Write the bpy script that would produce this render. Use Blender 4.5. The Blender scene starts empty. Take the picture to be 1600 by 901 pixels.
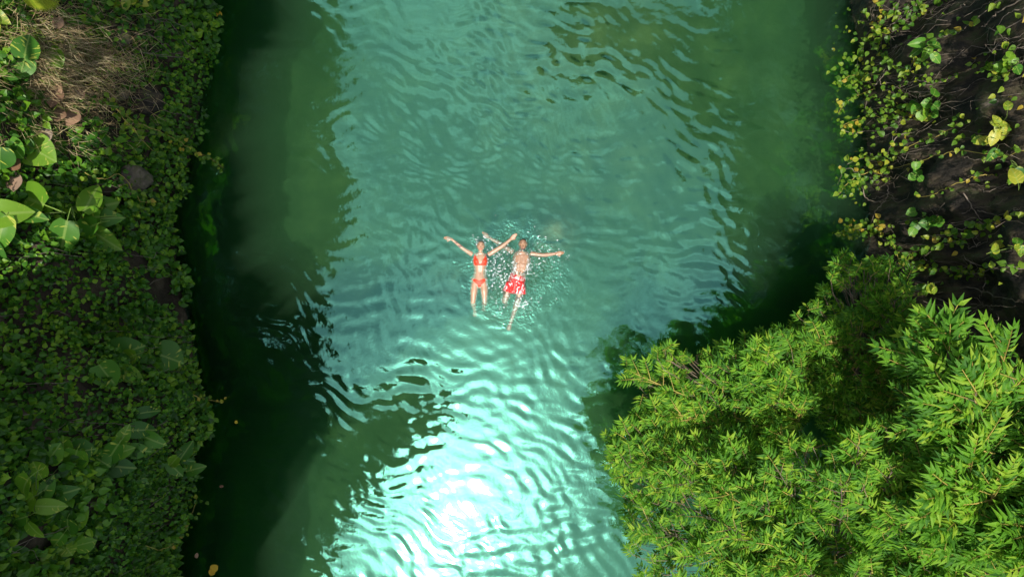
import bpy, bmesh, math, random
import numpy as np
from mathutils import Vector, Matrix

R = math.radians
random.seed(7)
rng = np.random.default_rng(7)
scene = bpy.context.scene
COL = scene.collection

# ------------------------------------------------------------------ camera
CAM_H = 13.0
FPX = 1067.0                      # focal length in photograph pixels (1600 wide)
cam_d = bpy.data.cameras.new('camera')
cam_d.sensor_width = 36.0
cam_d.lens = FPX / 1600 * 36
cam_d.clip_end = 3000
cam = bpy.data.objects.new('camera', cam_d)
cam.location = (0, 0, CAM_H)
COL.objects.link(cam)
scene.camera = cam

# ------------------------------------------------------------------ sky + sun
SUN = Vector((-0.09, -0.35, 1.0)).normalized()
world = bpy.data.worlds.new('World'); scene.world = world
world.use_nodes = True
wn, wl = world.node_tree.nodes, world.node_tree.links
for n in list(wn): wn.remove(n)
w_out = wn.new('ShaderNodeOutputWorld'); w_bg = wn.new('ShaderNodeBackground')
sky = wn.new('ShaderNodeTexSky'); sky.sky_type = 'NISHITA'; sky.sun_disc = False
sky.sun_elevation = math.asin(SUN.z)
sky.sun_rotation = math.atan2(SUN.x, SUN.y)
sky.air_density = 1.0; sky.dust_density = 1.0; sky.ozone_density = 1.0
# broken thin cloud over the whole sky, brighter where it lies close to the sun
tc = wn.new('ShaderNodeTexCoord')
cn = wn.new('ShaderNodeTexNoise'); cn.inputs['Scale'].default_value = 3.4; cn.inputs['Detail'].default_value = 6
cn.inputs['Roughness'].default_value = 0.55
cmap = wn.new('ShaderNodeMapping'); cmap.inputs['Location'].default_value = (2.0, 8.0, 5.5)
wl.new(tc.outputs['Generated'], cmap.inputs['Vector']); wl.new(cmap.outputs[0], cn.inputs['Vector'])
cr = wn.new('ShaderNodeMapRange'); cr.inputs['From Min'].default_value = 0.46; cr.inputs['From Max'].default_value = 0.64; cr.inputs['To Min'].default_value = 0.22
wl.new(cn.outputs['Fac'], cr.inputs['Value'])
dt = wn.new('ShaderNodeVectorMath'); dt.operation = 'DOT_PRODUCT'
nrm = wn.new('ShaderNodeVectorMath'); nrm.operation = 'NORMALIZE'
wl.new(tc.outputs['Generated'], nrm.inputs[0]); wl.new(nrm.outputs[0], dt.inputs[0]); dt.inputs[1].default_value = SUN
pw = wn.new('ShaderNodeMath'); pw.operation = 'POWER'; pw.use_clamp = False; pw.inputs[1].default_value = 150
mx = wn.new('ShaderNodeMath'); mx.operation = 'MAXIMUM'; mx.inputs[1].default_value = 0.0
wl.new(dt.outputs['Value'], mx.inputs[0]); wl.new(mx.outputs[0], pw.inputs[0])
fs = wn.new('ShaderNodeMath'); fs.operation = 'MULTIPLY_ADD'; fs.inputs[1].default_value = 260.0; fs.inputs[2].default_value = 9.0
wl.new(pw.outputs[0], fs.inputs[0])
cb = wn.new('ShaderNodeMath'); cb.operation = 'MULTIPLY'
wl.new(fs.outputs[0], cb.inputs[0]); wl.new(cr.outputs[0], cb.inputs[1])
cc = wn.new('ShaderNodeVectorMath'); cc.operation = 'SCALE'; cc.inputs[0].default_value = (1.0, 1.0, 1.0)
wl.new(cb.outputs[0], cc.inputs['Scale'])
ad = wn.new('ShaderNodeVectorMath'); ad.operation = 'ADD'
wl.new(sky.outputs[0], ad.inputs[0]); wl.new(cc.outputs[0], ad.inputs[1])
wl.new(ad.outputs[0], w_bg.inputs['Color'])
w_bg.inputs['Strength'].default_value = 0.10
wl.new(w_bg.outputs[0], w_out.inputs[0])

sun_d = bpy.data.lights.new('sun', 'SUN'); sun_d.energy = 4.5; sun_d.angle = R(0.53); sun_d.color = (1.0, 0.94, 0.84)
sun = bpy.data.objects.new('sun', sun_d); sun.rotation_euler = SUN.to_track_quat('Z', 'Y').to_euler()
sun.location = (-3, -8, 30); COL.objects.link(sun)

vs = scene.view_settings
vs.view_transform = 'Standard'; vs.look = 'None'; vs.gamma = 1.0; vs.exposure = 0.35; vs.use_curve_mapping = False
scene.render.engine = 'CYCLES'
cy = scene.cycles
cy.use_denoising = True
cy.max_bounces = 8; cy.diffuse_bounces = 3; cy.glossy_bounces = 3; cy.transmission_bounces = 4
cy.transparent_max_bounces = 12; cy.volume_bounces = 1
cy.sample_clamp_indirect = 6.0
cy.caustics_reflective = False; cy.caustics_refractive = False

# ------------------------------------------------------------------ helpers
def hsh(ix, iy, iz, seed):
    h = (ix.astype(np.int64) * 374761393 + iy.astype(np.int64) * 668265263 + iz.astype(np.int64) * 2147483647 + seed * 1274126177) & 0xffffffff
    h = ((h ^ (h >> 13)) * 1274126177) & 0xffffffff
    h = h ^ (h >> 16)
    return (h & 0xffff) / 65535.0

def vnoise(x, y, z=0.0, seed=0):
    x, y, z = np.broadcast_arrays(np.asarray(x, float), np.asarray(y, float), np.asarray(z, float))
    xi, yi, zi = np.floor(x), np.floor(y), np.floor(z)
    fx, fy, fz = x - xi, y - yi, z - zi
    fx, fy, fz = [f * f * f * (f * (f * 6 - 15) + 10) for f in (fx, fy, fz)]
    out = 0
    for dx in (0, 1):
        for dy in (0, 1):
            for dz in (0, 1):
                w = (fx if dx else 1 - fx) * (fy if dy else 1 - fy) * (fz if dz else 1 - fz)
                out = out + w * hsh(xi + dx, yi + dy, zi + dz, seed)
    return out * 2 - 1

def fbm(x, y, z=0.0, seed=0, octv=4, gain=0.5):
    a, s, o = 1.0, 1.0, 0
    for k in range(octv):
        o = o + a * vnoise(np.asarray(x) * s, np.asarray(y) * s, np.asarray(z) * s, seed + k * 17)
        a *= gain; s *= 2.03
    return o

def sstep(a, b, x):
    t = np.clip((np.asarray(x, float) - a) / (b - a), 0, 1)
    return t * t * (3 - 2 * t)

def mesh_np(name, V, F, smooth=False):
    """V (n,3), F (m,k) with k = 3 or 4"""
    V = np.ascontiguousarray(V, np.float32); F = np.ascontiguousarray(F, np.int32)
    me = bpy.data.meshes.new(name); k = F.shape[1]
    me.vertices.add(len(V)); me.vertices.foreach_set('co', V.ravel())
    me.loops.add(F.size); me.loops.foreach_set('vertex_index', F.ravel())
    me.polygons.add(len(F)); me.polygons.foreach_set('loop_start', np.arange(0, F.size, k, dtype=np.int32))
    me.update(calc_edges=True)
    me.polygons.foreach_set('use_smooth', np.full(len(F), smooth))
    me.validate()
    return me

def link(name, data, mat=None, parent=None):
    o = bpy.data.objects.new(name, data); COL.objects.link(o)
    if mat is not None and data is not None and not data.materials: data.materials.append(mat)
    if parent is not None: o.parent = parent
    return o

def tag(o, label=None, cat=None, group=None, kind=None):
    if label: o['label'] = label
    if cat: o['category'] = cat
    if group: o['group'] = group
    if kind: o['kind'] = kind
    return o

def empty(name, loc):
    o = bpy.data.objects.new(name, None); COL.objects.link(o); o.location = loc; o.empty_display_size = 0.1
    o['_root'] = 1; del o['_root']
    return o

def put(o, root, M):
    """parent o to root (an Empty with pure translation) at world matrix M"""
    o.parent = root
    o.matrix_parent_inverse = Matrix.Identity(4)
    o.matrix_basis = Matrix.Translation(-root.location) @ M

def frame(d, n):
    """matrix columns: x side, y along d, z near n"""
    d = Vector(d).normalized(); n = Vector(n)
    x = d.cross(n)
    if x.length < 1e-4: x = d.orthogonal()
    x.normalize(); z = x.cross(d)
    return Matrix((x, d, z)).transposed()

def M4(pos, d, n, s):
    return Matrix.Translation(pos) @ (frame(d, n) * s).to_4x4()

def frames_np(D, N):
    D = D / np.linalg.norm(D, axis=1, keepdims=True)
    X = np.cross(D, N); X /= (np.linalg.norm(X, axis=1, keepdims=True) + 1e-9)
    Z = np.cross(X, D)
    return np.stack([X, D, Z], axis=2)

def scatter_mesh(name, tv, tf, P, D, N, S):
    """one mesh from many copies of a template"""
    A = frames_np(D, N) * S[:, None, None]
    V = np.einsum('nij,kj->nki', A, tv) + P[:, None, :]
    F = tf[None] + (np.arange(len(P)) * len(tv))[:, None, None]
    return mesh_np(name, V.reshape(-1, 3), F.reshape(-1, tf.shape[1]))

def tube_np(pts, radii, sides=6):
    pts = np.asarray(pts, float); n = len(pts)
    radii = np.broadcast_to(np.asarray(radii, float), (n,))
    T = np.gradient(pts, axis=0); T /= np.linalg.norm(T, axis=1, keepdims=True) + 1e-9
    ref = np.array([0.13, 0.31, 0.94])
    X = np.cross(T, ref); X /= np.linalg.norm(X, axis=1, keepdims=True) + 1e-9
    Y = np.cross(T, X)
    a = np.linspace(0, 2 * np.pi, sides, endpoint=False)
    V = pts[:, None] + radii[:, None, None] * (np.cos(a)[None, :, None] * X[:, None] + np.sin(a)[None, :, None] * Y[:, None])
    V = V.reshape(-1, 3)
    i = np.arange(n - 1)[:, None] * sides; j = np.arange(sides)[None]; j2 = (j + 1) % sides
    F = np.stack([i + j, i + j2, i + sides + j2, i + sides + j], -1).reshape(-1, 4)
    return V, F

def join_np(parts):
    Vs, Fs, o = [], [], 0
    for V, F in parts:
        Vs.append(V); Fs.append(F + o); o += len(V)
    return np.concatenate(Vs), np.concatenate(Fs)

def bez(a, b, c, n=10):
    a, b, c = map(np.asarray, (a, b, c)); t = np.linspace(0, 1, n)[:, None]
    return (1 - t) ** 2 * a + 2 * t * (1 - t) * b + t * t * c

def smooth_path(pts, n):
    pts = np.asarray(pts, float)
    if len(pts) < 3: return np.stack([np.linspace(pts[0, k], pts[-1, k], n) for k in range(pts.shape[1])], 1)
    P = np.vstack([2 * pts[0] - pts[1], pts, 2 * pts[-1] - pts[-2]]); m = len(pts) - 1; out = []
    for t in np.linspace(0, m - 1e-6, n):
        i = int(t); f = t - i; p0, p1, p2, p3 = P[i:i + 4]
        out.append(0.5 * (2 * p1 + (p2 - p0) * f + (2 * p0 - 5 * p1 + 4 * p2 - p3) * f * f + (3 * p1 - p0 - 3 * p2 + p3) * f ** 3))
    return np.array(out)

def pix(px, py, z=0.0):
    return np.array([(px - 800) / FPX * (CAM_H - z), -(py - 450.5) / FPX * (CAM_H - z), z])

# ------------------------------------------------------------------ materials
def newmat(name):
    m = bpy.data.materials.new(name); m.use_nodes = True
    nt = m.node_tree
    for n in list(nt.nodes): nt.nodes.remove(n)
    out = nt.nodes.new('ShaderNodeOutputMaterial')
    return m, nt.nodes, nt.links, out

def ramp(nodes, stops):
    r = nodes.new('ShaderNodeValToRGB'); e = r.color_ramp.elements
    while len(e) > 1: e.remove(e[-1])
    e[0].position = stops[0][0]; e[0].color = (*stops[0][1], 1)
    for p, c in stops[1:]:
        k = e.new(p); k.color = (*c, 1)
    return r

def leaf_mat(name, stops, trans=0.35, rough=0.42, streak=None):
    m, N, L, out = newmat(name)
    oi = N.new('ShaderNodeObjectInfo'); ge = N.new('ShaderNodeNewGeometry')
    ad = N.new('ShaderNodeMath'); ad.operation = 'ADD'; fr = N.new('ShaderNodeMath'); fr.operation = 'FRACT'
    L.new(oi.outputs['Random'], ad.inputs[0]); L.new(ge.outputs['Random Per Island'], ad.inputs[1]); L.new(ad.outputs[0], fr.inputs[0])
    # patches of older and younger growth
    nz = N.new('ShaderNodeTexNoise'); nz.inputs['Scale'].default_value = 1.3; nz.inputs['Detail'].default_value = 2
    L.new(ge.outputs['Position'], nz.inputs['Vector'])
    mr = N.new('ShaderNodeMath'); mr.operation = 'MULTIPLY_ADD'; mr.inputs[1].default_value = 0.9; mr.inputs[2].default_value = -0.45
    L.new(nz.outputs['Fac'], mr.inputs[0])
    a2 = N.new('ShaderNodeMath'); a2.operation = 'ADD'; a2.use_clamp = True
    L.new(fr.outputs[0], a2.inputs[0]); L.new(mr.outputs[0], a2.inputs[1])
    r = ramp(N, stops); L.new(a2.outputs[0], r.inputs[0])
    col = r.outputs[0]
    if streak:
        at = N.new('ShaderNodeAttribute'); at.attribute_name = 'leaf_uv'
        sp = N.new('ShaderNodeSeparateXYZ'); L.new(at.outputs['Vector'], sp.inputs[0])
        ab = N.new('ShaderNodeMath'); ab.operation = 'ABSOLUTE'; L.new(sp.outputs['X'], ab.inputs[0])
        # coordinate that runs along the side veins
        s1 = N.new('ShaderNodeMath'); s1.operation = 'MULTIPLY_ADD'; s1.inputs[1].default_value = -0.55
        L.new(ab.outputs[0], s1.inputs[0]); L.new(sp.outputs['Y'], s1.inputs[2])
        cm = N.new('ShaderNodeCombineXYZ'); L.new(s1.outputs[0], cm.inputs[1])
        sx = N.new('ShaderNodeMath'); sx.operation = 'MULTIPLY'; sx.inputs[1].default_value = 0.25
        L.new(sp.outputs['X'], sx.inputs[0]); L.new(sx.outputs[0], cm.inputs[0])
        rz = N.new('ShaderNodeMath'); rz.operation = 'MULTIPLY'; rz.inputs[1].default_value = 37.0; L.new(oi.outputs['Random'], rz.inputs[0]); L.new(rz.outputs[0], cm.inputs[2])
        n2 = N.new('ShaderNodeTexNoise'); n2.inputs['Scale'].default_value = 11; n2.inputs['Detail'].default_value = 3
        L.new(cm.outputs[0], n2.inputs['Vector'])
        m2 = N.new('ShaderNodeMapRange'); m2.inputs['From Min'].default_value = streak[0]; m2.inputs['From Max'].default_value = streak[0] + 0.06
        L.new(n2.outputs['Fac'], m2.inputs['Value'])
        mxc = N.new('ShaderNodeMix'); mxc.data_type = 'RGBA'; L.new(m2.outputs[0], mxc.inputs['Factor']); L.new(col, mxc.inputs['A']); mxc.inputs['B'].default_value = (*streak[1], 1)
        # pale midrib
        m3 = N.new('ShaderNodeMapRange'); m3.inputs['From Min'].default_value = 0.015; m3.inputs['From Max'].default_value = 0.04; m3.inputs['To Min'].default_value = 0.5; m3.inputs['To Max'].default_value = 0
        L.new(ab.outputs[0], m3.inputs['Value'])
        mxd = N.new('ShaderNodeMix'); mxd.data_type = 'RGBA'; L.new(m3.outputs[0], mxd.inputs['Factor']); L.new(mxc.outputs['Result'], mxd.inputs['A']); mxd.inputs['B'].default_value = (0.3, 0.42, 0.1, 1)
        col = mxd.outputs['Result']
    b = N.new('ShaderNodeBsdfPrincipled'); b.inputs['Roughness'].default_value = rough; b.inputs['Specular IOR Level'].default_value = 0.25
    t = N.new('ShaderNodeBsdfTranslucent'); mixs = N.new('ShaderNodeMixShader'); mixs.inputs[0].default_value = trans
    L.new(col, b.inputs['Base Color'])
    hs = N.new('ShaderNodeHueSaturation'); hs.inputs['Hue'].default_value = 0.49; hs.inputs['Value'].default_value = 1.6; hs.inputs['Saturation'].default_value = 1.1; L.new(col, hs.inputs['Color']); L.new(hs.outputs[0], t.inputs['Color'])
    L.new(b.outputs[0], mixs.inputs[1]); L.new(t.outputs[0], mixs.inputs[2]); L.new(mixs.outputs[0], out.inputs[0])
    return m

def plain_mat(name, stops, scale=6.0, rough=0.8, bump=0.3, stretch=(1, 1, 1), detail=6, bscale=None, spec=0.3):
    m, N, L, out = newmat(name)
    ge = N.new('ShaderNodeNewGeometry'); mp = N.new('ShaderNodeMapping'); mp.inputs['Scale'].default_value = stretch
    L.new(ge.outputs['Position'], mp.inputs['Vector'])
    nz = N.new('ShaderNodeTexNoise'); nz.inputs['Scale'].default_value = scale; nz.inputs['Detail'].default_value = detail; nz.inputs['Roughness'].default_value = 0.6
    L.new(mp.outputs[0], nz.inputs['Vector'])
    r = ramp(N, stops); L.new(nz.outputs['Fac'], r.inputs[0])
    b = N.new('ShaderNodeBsdfPrincipled'); b.inputs['Roughness'].default_value = rough; b.inputs['Specular IOR Level'].default_value = spec
    L.new(r.outputs[0], b.inputs['Base Color'])
    if bump:
        n2 = N.new('ShaderNodeTexNoise'); n2.inputs['Scale'].default_value = bscale or scale * 3; n2.inputs['Detail'].default_value = 8
        L.new(mp.outputs[0], n2.inputs['Vector'])
        bp = N.new('ShaderNodeBump'); bp.inputs['Strength'].default_value = bump; bp.inputs['Distance'].default_value = 0.08
        L.new(n2.outputs['Fac'], bp.inputs['Height']); L.new(bp.outputs[0], b.inputs['Normal'])
    L.new(b.outputs[0], out.inputs[0])
    return m

MAT = {}
MAT['ivy'] = leaf_mat('ivy_leaf', [(0.0, (0.022, 0.075, 0.008)), (0.45, (0.048, 0.155, 0.012)), (0.8, (0.10, 0.24, 0.016)), (1.0, (0.18, 0.32, 0.022))], 0.3, 0.4)
MAT['pothos'] = leaf_mat('broad_leaf', [(0.0, (0.035, 0.125, 0.016)), (0.6, (0.075, 0.215, 0.018)), (1.0, (0.16, 0.31, 0.022))], 0.3, 0.42, streak=(0.62, (0.42, 0.47, 0.07)))
MAT['pothos_yellow'] = leaf_mat('yellow_broad_leaf', [(0.0, (0.12, 0.24, 0.02)), (0.6, (0.25, 0.34, 0.03)), (1.0, (0.42, 0.42, 0.05))], 0.35, 0.35, streak=(0.55, (0.55, 0.50, 0.08)))
MAT['vine'] = leaf_mat('vine_leaf', [(0.0, (0.05, 0.14, 0.015)), (0.5, (0.11, 0.22, 0.02)), (0.82, (0.20, 0.30, 0.03)), (0.96, (0.36, 0.38, 0.04)), (1.0, (0.40, 0.30, 0.04))], 0.4, 0.4)
MAT['shrub'] = leaf_mat('shrub_leaf', [(0.0, (0.03, 0.115, 0.010)), (0.4, (0.085, 0.235, 0.016)), (0.8, (0.15, 0.325, 0.020)), (1.0, (0.25, 0.38, 0.03))], 0.4, 0.6)
MAT['fern'] = leaf_mat('fern_leaf', [(0.0, (0.25, 0.36, 0.03)), (1.0, (0.42, 0.48, 0.05))], 0.4, 0.5)
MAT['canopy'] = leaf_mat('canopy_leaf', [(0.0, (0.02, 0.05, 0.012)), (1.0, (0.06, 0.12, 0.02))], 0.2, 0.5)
MAT['straw'] = leaf_mat('straw_blade', [(0.0, (0.15, 0.10, 0.05)), (0.5, (0.40, 0.30, 0.15)), (1.0, (0.62, 0.52, 0.30))], 0.15, 0.7)
MAT['blade'] = leaf_mat('grass_blade', [(0.0, (0.05, 0.12, 0.02)), (0.6, (0.14, 0.24, 0.03)), (1.0, (0.32, 0.38, 0.06))], 0.3, 0.5)
MAT['dead'] = leaf_mat('dead_leaf_brown', [(0.0, (0.16, 0.085, 0.045)), (0.6, (0.30, 0.19, 0.12)), (1.0, (0.38, 0.30, 0.24))], 0.1, 0.7)
MAT['yellowleaf'] = leaf_mat('fallen_yellow', [(0.0, (0.42, 0.24, 0.02)), (1.0, (0.55, 0.42, 0.04))], 0.1, 0.5)
MAT['soil'] = plain_mat('bank_soil', [(0.25, (0.012, 0.010, 0.006)), (0.5, (0.035, 0.026, 0.016)), (0.62, (0.075, 0.058, 0.036)), (0.8, (0.14, 0.12, 0.09))], 2.2, 0.9, 0.7)
MAT['rock'] = plain_mat('dark_limestone', [(0.30, (0.007, 0.006, 0.005)), (0.46, (0.022, 0.018, 0.013)), (0.54, (0.055, 0.042, 0.026)), (0.62, (0.045, 0.05, 0.02)), (0.70, (0.11, 0.09, 0.07)), (0.80, (0.26, 0.24, 0.21))], 3.4, 0.85, 1.0, stretch=(1, 1.3, 0.5), detail=12)
MAT['stone'] = plain_mat('mossy_stone', [(0.3, (0.05, 0.045, 0.03)), (0.5, (0.12, 0.10, 0.075)), (0.65, (0.08, 0.085, 0.03)), (0.8, (0.26, 0.23, 0.2))], 4, 0.9, 0.6)
MAT['bark'] = plain_mat('twig_bark', [(0.3, (0.07, 0.05, 0.035)), (0.6, (0.18, 0.14, 0.10)), (0.8, (0.3, 0.26, 0.2))], 9, 0.85, 0.4)
MAT['stem'] = plain_mat('green_stem', [(0.3, (0.26, 0.24, 0.05)), (0.6, (0.40, 0.31, 0.08)), (0.8, (0.46, 0.27, 0.09))], 5, 0.6, 0.1)
MAT['green_petiole'] = plain_mat('petiole', [(0.3, (0.06, 0.10, 0.02)), (0.7, (0.12, 0.18, 0.04))], 5, 0.6, 0.1)
MAT['root'] = plain_mat('dry_root', [(0.3, (0.08, 0.06, 0.045)), (0.6, (0.22, 0.18, 0.14)), (0.8, (0.38, 0.33, 0.27))], 7, 0.85, 0.3)

# ------------------------------------------------------------------ canyon walls as functions x = f(y, z)
_le = np.array([(-40, 330), (0, 342), (100, 335), (180, 322), (260, 306), (330, 282), (420, 288), (500, 306), (560, 318), (640, 326), (700, 315), (760, 305), (850, 286), (940, 292)], float)
_re = np.array([(-40, 1318), (0, 1322), (60, 1330), (120, 1338), (200, 1345), (260, 1345), (340, 1350), (420, 1345), (500, 1330), (600, 1318), (940, 1310)], float)
def edge(tab, y):
    yy = -(tab[:, 0] - 450.5) / FPX * CAM_H; xx = (tab[:, 1] - 800) / FPX * CAM_H
    return np.interp(y, yy[::-1], xx[::-1])

def wall_left(y, z):
    y = np.asarray(y, float); z = np.asarray(z, float)
    sl = 0.05 + 0.33 * sstep(-2.3, -0.7, y + 0.2 * np.sin(z * 1.7)) * (1 - sstep(5.5, 8.0, y))
    zz = np.maximum(z, 0)
    x = edge(_le, y) - 0.14 - sl * zz
    x = x + (0.34 * fbm(y * 0.55, z * 0.55, 0, 3, 3) + 0.10 * fbm(y * 2.3, z * 2.3, 0, 5, 3)) * sstep(-0.1, 1.6, z)
    # the top leans out over the water
    x = x + 0.9 * sstep(4.6, 8.0, z) * (1 - sstep(-3.6, -2.0, y))
    x = x - 0.6 * sstep(0.0, -2.0, z) * 1.0
    return x

def wall_right(y, z):
    y = np.asarray(y, float); z = np.asarray(z, float)
    zz = np.maximum(z, 0)
    x = edge(_re, y) + 0.10 + 0.12 * zz
    ridg = np.abs(fbm(y * 1.1 + 0.12 * z, z * 0.35, 0, 31, 4))
    x = x + (0.36 * fbm(y * 0.6, z * 0.5, 0, 11, 3) + 0.26 * ridg + 0.07 * fbm(y * 4, z * 3.0, 0, 13, 3)) * sstep(-0.3, 0.8, z)
    x = x + 0.5 * sstep(-0.1, -1.2, z)
    x = x - 0.7 * sstep(6.0, 9.0, z)
    return x

def wall_n(fn, y, z, sgn):
    e = 0.06
    gy = (fn(y + e, z) - fn(y - e, z)) / (2 * e); gz = (fn(y, z + e) - fn(y, z - e)) / (2 * e)
    n = np.stack([np.ones_like(gy), -gy, -gz], -1) * sgn
    return n / np.linalg.norm(n, axis=-1, keepdims=True)

_ty = np.arange(-9, 9.01, 0.05); _tz = np.arange(-0.4, 10.41, 0.05)
_TW = {'L': wall_left(_ty[:, None], _tz[None]), 'R': wall_right(_ty[:, None], _tz[None])}
def wall_x(side, y, z):
    T = _TW[side]; a = np.clip((y + 9) / 0.05, 0, len(_ty) - 1.01); b = np.clip((z + 0.4) / 0.05, 0, len(_tz) - 1.01)
    i, j = a.astype(int), b.astype(int); f, g = a - i, b - j
    return T[i, j] * (1 - f) * (1 - g) + T[i + 1, j] * f * (1 - g) + T[i, j + 1] * (1 - f) * g + T[i + 1, j + 1] * f * g

def on_wall(px, py, side):
    """where the view ray through a photograph pixel meets a wall"""
    fn = lambda y, z: wall_x(side, y, z)
    sg = -1 if side == 'L' else 1
    t = np.linspace(3.0, 13.0, 400)
    u, v = (px - 800) / FPX, -(py - 450.5) / FPX
    X, Y, Z = u * t, v * t, CAM_H - t
    d = (X - fn(Y, Z)) * sg
    k = np.argmax(d > 0) if (d > 0).any() else len(t) - 1
    p = np.array([X[k], Y[k], max(Z[k], 0.02)])
    return p, wall_n(fn, np.array([p[1]]), np.array([p[2]]), -sg)[0]

def build_wall(name, fn, sg, mat, ztop, zfun):
    ys = np.concatenate([np.arange(-22, -8, 0.6), np.arange(-8, 8, 0.085), np.arange(8, 22.1, 0.6)])
    zs = np.concatenate([np.arange(-3.0, 6.2, 0.085), np.arange(6.2, ztop + 0.01, 0.3)])
    YY, ZZ = np.meshgrid(ys, zs, indexing='ij')
    XX = fn(YY, ZZ)
    # plateau behind the rim
    ext = np.array([0.5, 1.5, 4, 9, 18, 40])
    Xt = XX[:, -1:] + sg * ext[None]; Zt = ztop + 0.25 * fbm(Xt * 0.3, ys[:, None] * 0.3, 0, 8, 2) + 0.1 * ext[None] ** 0.5
    Yt = np.repeat(ys[:, None], len(ext), 1)
    X = np.concatenate([XX, Xt], 1); Y = np.concatenate([YY, Yt], 1); Z = np.concatenate([ZZ, Zt], 1)
    ny, nz = X.shape
    V = np.stack([X, Y, Z], -1).reshape(-1, 3)
    i = np.arange(ny - 1)[:, None] * nz; j = np.arange(nz - 1)[None]
    F = np.stack([i + j, i + nz + j, i + nz + j + 1, i + j + 1], -1).reshape(-1, 4)
    if sg > 0: F = F[:, ::-1]
    o = link(name, mesh_np(name, V, F, True), mat)
    return tag(o, kind='structure')

build_wall('creeper_bank_terrain', wall_left, -1, MAT['soil'], 8.2, None)
build_wall('rock_cliff_terrain', wall_right, 1, MAT['rock'], 9.6, None)

# ------------------------------------------------------------------ river bed
def bed_z(x, y):
    z = -2.4 + 0.25 * fbm(x * 0.5, y * 0.5, 0, 41, 3)
    for (px, py, r, h) in ((688, 450, 0.62, 1.55), (868, 362, 0.55, 1.7), (800, 480, 1.3, 0.6), (960, 40, 3.0, 0.9)):
        c = pix(px, py, -1.0)
        z = z + h * np.exp(-((x - c[0]) ** 2 + (y - c[1]) ** 2) / (r * r))
    z = z - 0.8 * sstep(-4.2, -6.5, x)
    return z
gx = np.linspace(-9.5, 9.5, 96); gy = np.linspace(-20, 20, 180)
BX, BY = np.meshgrid(gx, gy, indexing='ij'); BZ = bed_z(BX, BY)
i = np.arange(95)[:, None] * 180; j = np.arange(179)[None]
bF = np.stack([i + j, i + 180 + j, i + 181 + j, i + j + 1], -1).reshape(-1, 4)
MAT['bed'] = plain_mat('silt_bed', [(0.3, (0.08, 0.12, 0.065)), (0.5, (0.15, 0.19, 0.10)), (0.7, (0.26, 0.29, 0.14))], 1.4, 0.95, 0.3)
tag(link('river_bed_terrain', mesh_np('river_bed', np.stack([BX, BY, BZ], -1).reshape(-1, 3), bF, True), MAT['bed']), kind='structure')

# ------------------------------------------------------------------ water
def water_h(x, y):
    h = np.zeros_like(x)
    r2 = np.random.default_rng(21)
    # wind ripples, crests running down to the right, in wandering groups
    env = 0.55 + 0.75 * np.clip(0.5 + 0.9 * fbm(x * 0.32, y * 0.32, 0, 61, 2), 0, 1.3)
    wx = x + 0.22 * fbm(x * 0.8, y * 0.8, 0, 62, 2); wy = y + 0.22 * fbm(x * 0.8, y * 0.8, 0, 63, 2)
    for k in range(46):
        lam = 0.125 + 0.26 * r2.random() ** 1.2
        th = R(64) + r2.normal() * R(24)
        kk = 2 * np.pi / lam
        s = 0.0105 * (lam / 0.3) ** 0.25
        h += s / kk * np.sin(kk * (np.cos(th) * wx + np.sin(th) * wy) + r2.random() * 6.28)
    h *= env * (1 - 0.55 * np.exp(-((x + 0.1) ** 2 + (y - 0.1) ** 2) / 3.2))
    # rings spreading from the swimmers
    for (cx, cy, lam, s, r0, r1) in ((-0.55, 0.4, 0.21, 0.030, 0.5, 4.2), (0.15, 0.3, 0.26, 0.036, 0.5, 4.8), (-0.2, 0.2, 0.13, 0.034, 0.4, 2.2)):
        rr = np.hypot(x - cx, y - cy) + 0.08 * fbm(x * 1.5, y * 1.5, 0, int(lam * 100), 2)
        m = np.clip(0.5 + 0.8 * fbm(x * 0.7, y * 0.7, 0, 70 + int(lam * 50), 2), 0, 1.2)
        h += s * lam / 6.28 * np.sin(rr * 6.28 / lam) * sstep(0.1, r0, rr) * (1 - sstep(r0, r1, rr)) * m
    # chop stirred up by the man's strokes
    c = np.exp(-(((x - 0.12) / 0.85) ** 2 + ((y - 0.35) / 0.8) ** 2))
    h += 0.008 * c * fbm(x * 9, y * 9, 0, 80, 2)
    calm = 1 - 0.75 * sstep(4.2, 5.4, x) - 0.55 * sstep(-4.4, -5.4, x)
    return h * np.clip(calm, 0.2, 1)
wx_ = np.arange(-9.2, 9.21, 0.035); wy_ = np.concatenate([np.arange(-20, -6.4, 0.2), np.arange(-6.4, 6.4, 0.034), np.arange(6.4, 20.1, 0.2)])
WX, WY = np.meshgrid(wx_, wy_, indexing='ij')
WZ = water_h(WX, WY); ny = len(wy_)
nx = len(wx_)
Vt = np.stack([WX, WY, WZ], -1).reshape(-1, 3)
i = np.arange(nx - 1)[:, None] * ny; j = np.arange(ny - 1)[None]
Ft = np.stack([i + j, i + ny + j, i + ny + j + 1, i + j + 1], -1).reshape(-1, 4)
# closed body: skirt and floor below the bed
ring = np.concatenate([np.arange(nx) * ny, (nx - 1) * ny + np.arange(1, ny), (np.arange(nx - 2, -1, -1)) * ny + ny - 1, np.arange(ny - 2, 0, -1)])
Vb = Vt[ring].copy(); Vb[:, 2] = -5.0
nb = len(ring); o0 = len(Vt)
k = np.arange(nb); k2 = (k + 1) % nb
Fs = np.stack([ring[k], o0 + k, o0 + k2, ring[k2]], -1)
cidx = o0 + nb
Vc = np.array([[0, 0, -5.0]])
Fc = np.stack([o0 + k2, o0 + k, np.full(nb, cidx), np.full(nb, cidx)], -1)
me = bpy.data.meshes.new('river_water')
Vall = np.concatenate([Vt, Vb, Vc]).astype(np.float32)
quads = np.concatenate([Ft, Fs]); tris = Fc[:, :3]
me.vertices.add(len(Vall)); me.vertices.foreach_set('co', Vall.ravel())
li = np.concatenate([quads.ravel(), tris.ravel()]).astype(np.int32)
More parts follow.
